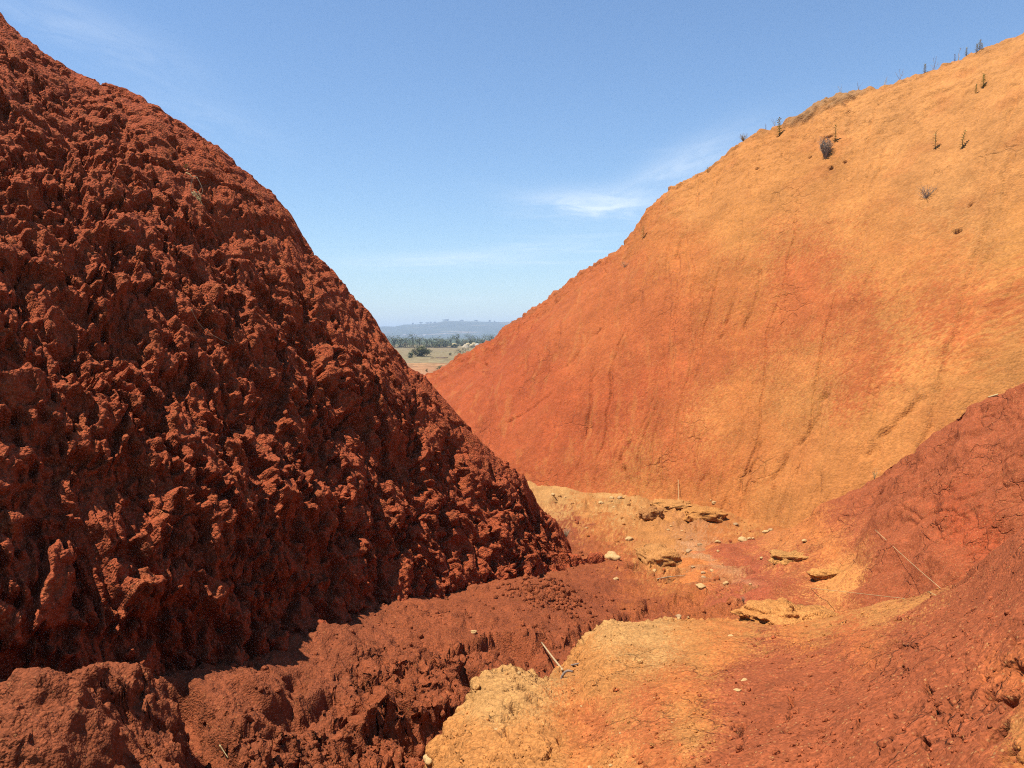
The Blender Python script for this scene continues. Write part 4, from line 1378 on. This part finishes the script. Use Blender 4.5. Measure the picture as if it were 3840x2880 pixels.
leafy_plant(3580, 215, 24, 'brownish dried plant on the skyline beside the white stalk', M_DARKSHRUB, dens=0.7)
leafy_plant(2870, 484, 20, 'tiny dark sprig on the skyline left of the tall narrow plant', M_DARKSHRUB, dens=0.5)
leafy_plant(2412, 895, 46, 'small green plant low on the left shoulder of the ochre hill', dens=0.6)
leafy_plant(1763, 1480, 12, 'tiny green sprout on the red lower slope beside the mound edge', dens=0.5)
leafy_plant(2653, 645, 18, 'low dark green sprig near the skyline on the hill shoulder', width=1.5, dens=0.6)
shrub(3098, 592, 48, 78, 'dense dark purple dead shrub on the upper ochre slope', M_DARKSHRUB, 90)
shrub(3472, 742, 66, 50, 'grey leafless shrub lying alone in the middle of the ochre slope', M_DARKSHRUB, 34, spread=1.2)
shrub(2786, 522, 36, 26, 'low grey brown tuft on the skyline at the left end of the brim', M_DRY, 50, 'grass_tuft', 'grass tuft')
shrub(2345, 1002, 40, 24, 'small withered tuft on the red shoulder of the hill', M_DRY, 24, 'grass_tuft', 'grass tuft')
shrub(2155, 1994, 34, 32, 'pale bleached dead tuft on the gully floor behind the mound tip', M_DRY, 40, 'grass_tuft', 'grass tuft')
shrub(2787, 2254, 26, 26, 'grey withered sprig beside the cracked ochre block', M_DRY, 16, 'grass_tuft', 'grass tuft')
shrub(3255, 1752, 40, 44, 'thin dry grass standing in a gully low on the ochre slope', M_STRAW, 10, 'grass_tuft', 'grass tuft', 0.6)
for k, (u, v, hpx, lab) in enumerate([(3376, 292, 40, 'bent dark grass stalks on the skyline middle'), (3312, 310, 30, 'white bristly stalks on the skyline left of the bent dark ones'),
                                      (3156, 350, 30, 'pale stalks above the brown turf crust on the skyline'), (3222, 326, 26, 'faint single stalks on the skyline right of the brown turf crust'),
                                      (2905, 462, 34, 'wispy stalks on the skyline above the tall narrow plant'), (3590, 222, 50, 'leaning white dry stalk on the skyline left of the green clumps'),
                                      (3500, 250, 44, 'tall wispy stalks on the skyline right of the small blue green plant')]):
    shrub(u, v, 40, hpx, lab, M_STRAW if k in (1, 2, 5) else M_DARKSHRUB, 4 if k != 5 else 2, 'grass_stalks', 'grass', 1.0)

# ------------------------------------------------------------------ the plain: trees, huts, haystacks
def plain_z(x, y):
    v, uv, dep = SURF['plain']
    return float(v[np.argmin((v[:, 0] - x) ** 2 + (v[:, 1] - y) ** 2), 2])


def tree(u, d, h, w, mi, label, name='tree', cat='tree', n=220, trunk=0.3, group=None, leaf=0.32, z=None):
    x = (u - 1920) / FPX * d
    z = plain_z(x, d) if z is None else z
    root = empty(name, (x, d, z - 0.05))
    tag(root, label, cat, group)
    m = MB()
    m.tube([(0, 0, 0), (random.uniform(-.1, .1) * w, 0, h * 0.3), (0, 0, h * 0.65)], 0.022 * h, 0.015 * h, 6)
    for k in range(5):
        a = random.uniform(0, 6.28)
        m.tube([(0, 0, h * random.uniform(0.15, 0.45)), (math.cos(a) * w * 0.2, math.sin(a) * w * 0.2, h * 0.6), (math.cos(a) * w * 0.36, math.sin(a) * w * 0.36, h * random.uniform(0.6, 0.85))], 0.016 * h, 0.006 * h, 4)
    m.build('trunk', M_TRUNK, root)
    m = MB()
    cl = [(random.gauss(0, 0.22) * w, random.gauss(0, 0.22) * w, h * random.uniform(trunk, 0.86)) for _ in range(16)]
    n = int(n * 2.6)
    for k in range(n):
        c = random.choice(cl)
        q = Vector(c) + Vector((random.gauss(0, 1) * w * 0.11, random.gauss(0, 1) * w * 0.11, random.gauss(0, 1) * h * 0.085))
        if q.z < h * 0.04:
            q.z = h * 0.05
        d_ = Vector((random.gauss(0, 1), random.gauss(0, 1), random.gauss(0, 0.7)))
        m.leaf(q, d_, leaf * random.uniform(0.7, 1.5), leaf * 0.75, 0.2)
    m.build('crown', M_TREE[mi], root)
    return root


tree(1585, 232, 3.9, 4.7, 0, 'large olive green bush in the dry field beside the mound edge', 'bush', 'bush', 800, 0.02, leaf=0.38)
tree(1541, 219, 1.8, 1.9, 1, 'small dark green bush touching the mound edge in the dry field', 'bush', 'bush', 240, 0.1, leaf=0.22)
tree(1728, 258, 2.3, 4.2, 2, 'sparse twiggy dry bush in front of the thatched shelter', 'bush', 'bush', 120, 0.15, leaf=0.25)
tree(1688, 245, 0.9, 1.2, 2, 'tiny dark dry bush in the middle of the field', 'bush', 'bush', 90, 0.1, leaf=0.16)
tree(1646, 118, 1.05, 1.8, 0, 'low spreading green bush at the edge of the ochre hill slope', 'bush', 'bush', 200, 0.1, leaf=0.11)
tree(1600, 116, 0.6, 0.35, 0, 'small upright weed beside the low spreading bush', 'bush', 'bush', 60, 0.2, leaf=0.09)
TR = [(1503, 436, 4.6, 4.0, 0), (1522, 440, 5.4, 5.0, 1), (1548, 432, 6.4, 5.2, 1), (1572, 438, 6.2, 5.6, 0), (1600, 430, 5.6, 5.2, 1), (1622, 436, 5.8, 5.4, 1), (1650, 446, 5.0, 5.0, 0), (1668, 470, 5.4, 4.6, 0),
      (1690, 480, 6.0, 4.4, 1), (1712, 500, 7.2, 4.6, 1), (1732, 490, 6.0, 4.4, 0), (1762, 520, 8.8, 8.0, 1), (1790, 510, 7.0, 5.4, 1), (1812, 505, 7.6, 5.6, 0), (1835, 500, 7.0, 5.4, 1), (1520, 424, 3.0, 3.4, 2),
      (1745, 470, 4.0, 4.0, 2), (1668, 432, 3.2, 3.6, 0), (1640, 424, 2.6, 3.4, 0), (1770, 470, 4.4, 4.2, 0), (1480, 440, 5.2, 5.0, 1), (1455, 438, 5.6, 5.0, 0), (1855, 510, 7.4, 6.0, 1), (1880, 520, 7.4, 6.0, 1), (1700, 420, 2.4, 3.0, 0)]
for k, (u, d, h, w, mi) in enumerate(TR):
    if (u, d) == (1762, 520):
        lab = 'tallest wide crowned tree rising behind the haystacks'
        tree(u, d, h, w, mi, lab, n=260, trunk=0.5)
    elif mi == 2:
        lab = 'pale dry tree at the left end of the tree line' if u < 1600 else 'pale dry tree standing beside the thatched shelter'
        tree(u, d, h, w, mi, lab, n=150)
    else:
        tree(u, d, h * random.uniform(0.8, 1.4), w * random.uniform(1.0, 1.5), mi, ['olive green tree in the row along the far field', 'dark green tree in the row along the far field'][mi], n=190, group=['olive trees of the far row', 'dark trees of the far row'][mi], trunk=0.02, leaf=0.55)


def cone_roof(m, r, h, z0, n=18, bulge=0.12):
    prof = [(r, z0), (r * 0.97, z0 + 0.06), (r * 0.55, z0 + h * (0.5 + bulge)), (r * 0.22, z0 + h * 0.86), (0.03, z0 + h)]
    v, f = [], []
    for (rr, zz_) in prof:
        for k in range(n):
            a = k * 2 * math.pi / n
            j = 1 + random.uniform(-0.05, 0.05)
            v.append((rr * j * math.cos(a), rr * j * math.sin(a), zz_ + random.uniform(-.04, .04)))
    for i in range(len(prof) - 1):
        for k in range(n):
            k2 = (k + 1) % n
            f.append((i * n + k, i * n + k2, (i + 1) * n + k2, (i + 1) * n + k))
    f.append(tuple(range(n))[::-1])
    m.add(v, f)


def hut(u, d, r, hw, hr, label, wall):
    x = (u - 1920) / FPX * d
    root = empty('thatched_hut', (x, d, plain_z(x, d)))
    tag(root, label, 'hut')
    m = MB()
    cone_roof(m, r, hr, hw)
    m.build('roof', M_THATCHG if wall else M_THATCH, root)
    for k in range(8):
        a = k * math.pi / 4 + 0.2
        q = MB()
        q.tube([(r * 0.8 * math.cos(a), r * 0.8 * math.sin(a), -0.1), (r * 0.8 * math.cos(a), r * 0.8 * math.sin(a), hw + 0.15)], 0.06, 0.05, 6)
        q.build('post', M_TRUNK, root)
    if wall:
        n = 20
        v, f = [], []
        for zz_ in (-0.1, hw + 0.1):
            for k in range(n):
                a = k * 2 * math.pi / n
                v.append((r * 0.72 * math.cos(a), r * 0.72 * math.sin(a), zz_))
        for k in range(n):
            f.append((k, (k + 1) % n, n + (k + 1) % n, n + k))
        q = MB()
        q.add(v, f)
        q.build('wall', M_MUD, root)
        q = MB()
        y = -r * 0.735
        q.add([(-0.3, y, -0.05), (0.35, y, -0.05), (0.35, y, hw * 0.85), (-0.3, y, hw * 0.85), (-0.3, y + .05, -0.05), (0.35, y + .05, -0.05), (0.35, y + .05, hw * 0.85), (-0.3, y + .05, hw * 0.85)],
              [(0, 1, 2, 3), (7, 6, 5, 4), (0, 4, 5, 1), (1, 5, 6, 2), (2, 6, 7, 3), (3, 7, 4, 0)])
        q.build('door', M_TRUNK, root)
    return root


hut(1746, 345, 1.85, 1.15, 1.75, 'open thatched shelter on posts with broad straw roof in the dry field', False)
hut(1790, 390, 1.55, 1.45, 1.30, 'small round hut with grey thatch and dark wall at the slope edge', True)
for (u, d, r, h, lab) in [(1705, 425, 1.8, 2.5, 'large rounded straw haystack left of the thatched shelter'), (1755, 440, 1.3, 2.4, 'left one of three smaller straw stacks between the huts'),
                          (1768, 430, 1.2, 1.9, 'middle and lowest of three smaller straw stacks between the huts'), (1778, 445, 1.4, 2.5, 'right one of three smaller straw stacks between the huts')]:
    x = (u - 1920) / FPX * d
    me = rock_mesh('haystack', int(u), ICO3, 0.12, 1.0, 0.25, 0.06)
    o = link('haystack', me, M_HAY)
    o.scale = (r, r, h * 0.6)
    o.location = (x, d, plain_z(x, d) + h * 0.42)
    tag(o, lab, 'haystack')
# brush fence along the far side of the field
x0, x1, d = (1430 - 1920) / FPX * 415, (1712 - 1920) / FPX * 415, 415
root = empty('brush_fence', ((x0 + x1) / 2, d, plain_z((x0 + x1) / 2, d)))
tag(root, 'low dark brushwood fence along the far edge of the dry field', 'fence')
m = MB()
for k in range(90):
    x = (x0 - x1) / 2 + (x1 - x0) * k / 89
    m.tube([(x, 0, -0.1), (x + random.uniform(-.4, .4), random.uniform(-.1, .1), random.uniform(0.35, 0.75))], 0.07, 0.04, 4)
m.tube([((x0 - x1) / 2, 0, 0.35), ((x1 - x0) / 2, 0, 0.4)], 0.14, 0.14, 5)
m.build('brushwood', M_TRUNK, root)
for k in range(9):
    q = MB()
    x = (x0 - x1) / 2 + (x1 - x0) * k / 8
    q.tube([(x, 0.1, -0.2), (x, 0.1, 0.95)], 0.07, 0.06, 6)
    q.build('post', M_TRUNK, root)

# dark uneven clods in the bare field
for k, (u, d, w, lab) in enumerate([(1648, 196, 2.4, 'dark clump of burnt clods in the bare part of the field'), (1622, 190, 1.1, 'smaller dark clod left of the burnt clump'), (1670, 200, 1.4, 'narrow dark clod right of the burnt clump')]):
    x = (u - 1920) / FPX * d
    me = rock_mesh('field_clod', 60 + k, ICO3, 0.35, 0.3)
    o = link('field_clod', me, M_MUD)
    o.scale = (w * 0.5, w * 0.4, w * 0.5)
    o.location = (x, d, plain_z(x, d) + 0.03)
    tag(o, lab, 'clod')

# ------------------------------------------------------------------ hills on the horizon
us = np.linspace(-3200, 6500, 260)
prof_u = [-3200, 200, 1000, 1350, 1445, 1500, 1515, 1552, 1585, 1643, 1662, 1684, 1737, 1796, 1843, 1923, 2100, 2600, 3500, 6500]
prof_v = [1215, 1212, 1224, 1226, 1224, 1225, 1217, 1217, 1215, 1211, 1204, 1203, 1205, 1206, 1208, 1207, 1209, 1222, 1212, 1220]
top_v = np.interp(us, prof_u, prof_v)
rowsd = np.concatenate([np.linspace(2900, 4200, 46), np.linspace(4250, 5200, 8)])
G = np.zeros((len(rowsd), len(us), 3))
for i, d in enumerate(rowsd):
    f = min(1.0, (d - 2900) / 1300.0)
    b = (d - 4200) / 1000.0 if d > 4200 else 0.0
    zt = (1262 - top_v) / FPX * 4200
    G[i, :, 0] = (us - 1920) / FPX * d
    G[i, :, 1] = d
    G[i, :, 2] = -8 + (zt + 8) * (0.15 * f + 0.85 * f * f * (3 - 2 * f)) * (1 - 0.5 * b)
Gf = G.reshape(-1, 3).astype(F32)
G[..., 2] += (fbm(Gf * np.array([1, 1, 0], F32), 260, 4, 5) * 9.0).reshape(G.shape[:2]) * np.clip((np.minimum((rowsd - 2900) / 600, (4150 - rowsd) / 500))[:, None], 0, 1)
Gf = G.reshape(-1, 3).astype(F32)
hc = np.array((0.060, 0.075, 0.035), F32)[None] * (1 + 0.35 * fbm(Gf, 120, 4, 6))[:, None]
k = (sstep(fbm(Gf * np.array([0.35, 1, 1], F32), 90, 4, 17), 0.28, 0.6) * 0.75)[:, None]
hc = hc * (1 - k) + np.array((0.40, 0.29, 0.19), F32) * k
grid_object('hills', G, hc, M_FAR)
hv, huv, hd = SURF['hills']


def on_hill(u, d):
    x = (u - 1920) / FPX * d
    j = np.argmin((hv[:, 0] - x) ** 2 + (hv[:, 1] - d) ** 2)
    return hv[j]


for k, (u, h, w) in enumerate([(1549, 9, 6), (1579, 10, 16), (1604, 10, 18), (1616, 7, 6), (1632, 8, 14), (1668, 10, 22), (1680, 9, 14), (1731, 10, 16), (1785, 9, 16), (1837, 9, 8), (1855, 7, 6), (1920, 8, 12)]):
    c = on_hill(u, 4190)
    big_ = h >= 10
    tree(u, 4190, h * 1.0, w * 1.0, 1, 'broad tree standing on the distant hill skyline' if big_ else 'small tree standing on the distant hill skyline', n=90,
         group='broad trees on the far skyline' if big_ else 'small trees on the far skyline', trunk=0.35, leaf=3.2, z=float(c[2]) - 1.0)
for k, (u, d, w) in enumerate([(1521, 3250, 14), (1565, 3260, 12), (1548, 3240, 10), (1612, 3200, 12), (1660, 3210, 12), (1666, 3230, 9)]):
    c = on_hill(u, d)
    root = empty('white_house', (c[0], c[1], c[2] - 0.5), random.uniform(-.5, .5))
    tag(root, 'tiny white house at the foot of the distant hill', 'house', 'white houses at the hill foot')
    q = MB()
    a, b, hh = w * 0.5, w * 0.35, 4.0
    q.add([(-a, -b, 0), (a, -b, 0), (a, b, 0), (-a, b, 0), (-a, -b, hh), (a, -b, hh), (a, b, hh), (-a, b, hh)], [(0, 1, 5, 4), (1, 2, 6, 5), (2, 3, 7, 6), (3, 0, 4, 7), (3, 2, 1, 0)])
    q.build('wall', M_WHITE, root)
    q = MB()
    q.add([(-a - .5, -b - .5, hh), (a + .5, -b - .5, hh), (a + .5, b + .5, hh), (-a - .5, b + .5, hh), (-a - .5, 0, hh + 2.2), (a + .5, 0, hh + 2.2)], [(0, 1, 5, 4), (2, 3, 4, 5), (1, 2, 5), (3, 0, 4), (3, 2, 1, 0)])
    q.build('roof', M_ROOF, root)

# single out the look-alikes by their place in the row
ORD = ['first', 'second', 'third', 'fourth', 'fifth', 'sixth', 'seventh', 'eighth', 'ninth', 'tenth', 'eleventh', 'twelfth']
bygroup = {}
for o in scene.objects:
    if o.parent is None and o.get('group') and o.get('label'):
        bygroup.setdefault((o['group'], o['label']), []).append(o)
for (gname, lab), obs in bygroup.items():
    if len(obs) > 1:
        obs.sort(key=lambda o: o.matrix_basis.translation.x / o.matrix_basis.translation.y)
        for k, o in enumerate(obs):
            o['label'] = ORD[k] + ' from the left, ' + lab

# ------------------------------------------------------------------ the air between here and the hills
zmax = max(float(hv[:, 2].max()) + 40, 120)
q = MB()
a, b0, b1, z0 = 11000, -60, 9400, -30
q.add([(-a, b0, z0), (a, b0, z0), (a, b1, z0), (-a, b1, z0), (-a, b0, zmax), (a, b0, zmax), (a, b1, zmax), (-a, b1, zmax)],
      [(3, 2, 1, 0), (4, 5, 6, 7), (0, 1, 5, 4), (1, 2, 6, 5), (2, 3, 7, 6), (3, 0, 4, 7)])
mh = bpy.data.materials.new('haze_air')
mh.use_nodes = True
mh.node_tree.nodes.clear()
t = NT(mh.node_tree)
pv = t.n('ShaderNodeVolumePrincipled', {'Color': (0.60, 0.76, 0.98, 1), 'Density': 0.00028, 'Anisotropy': 0.0})
t.n('ShaderNodeOutputMaterial', {'Volume': (pv, 0)})
haze = q.build('haze', mh)
tag(haze, 'pale blue haze in the air towards the distant hills', 'haze', kind='stuff')
print('TRIS', sum(len(o.data.polygons) * 2 for o in scene.objects if o.type == 'MESH'))
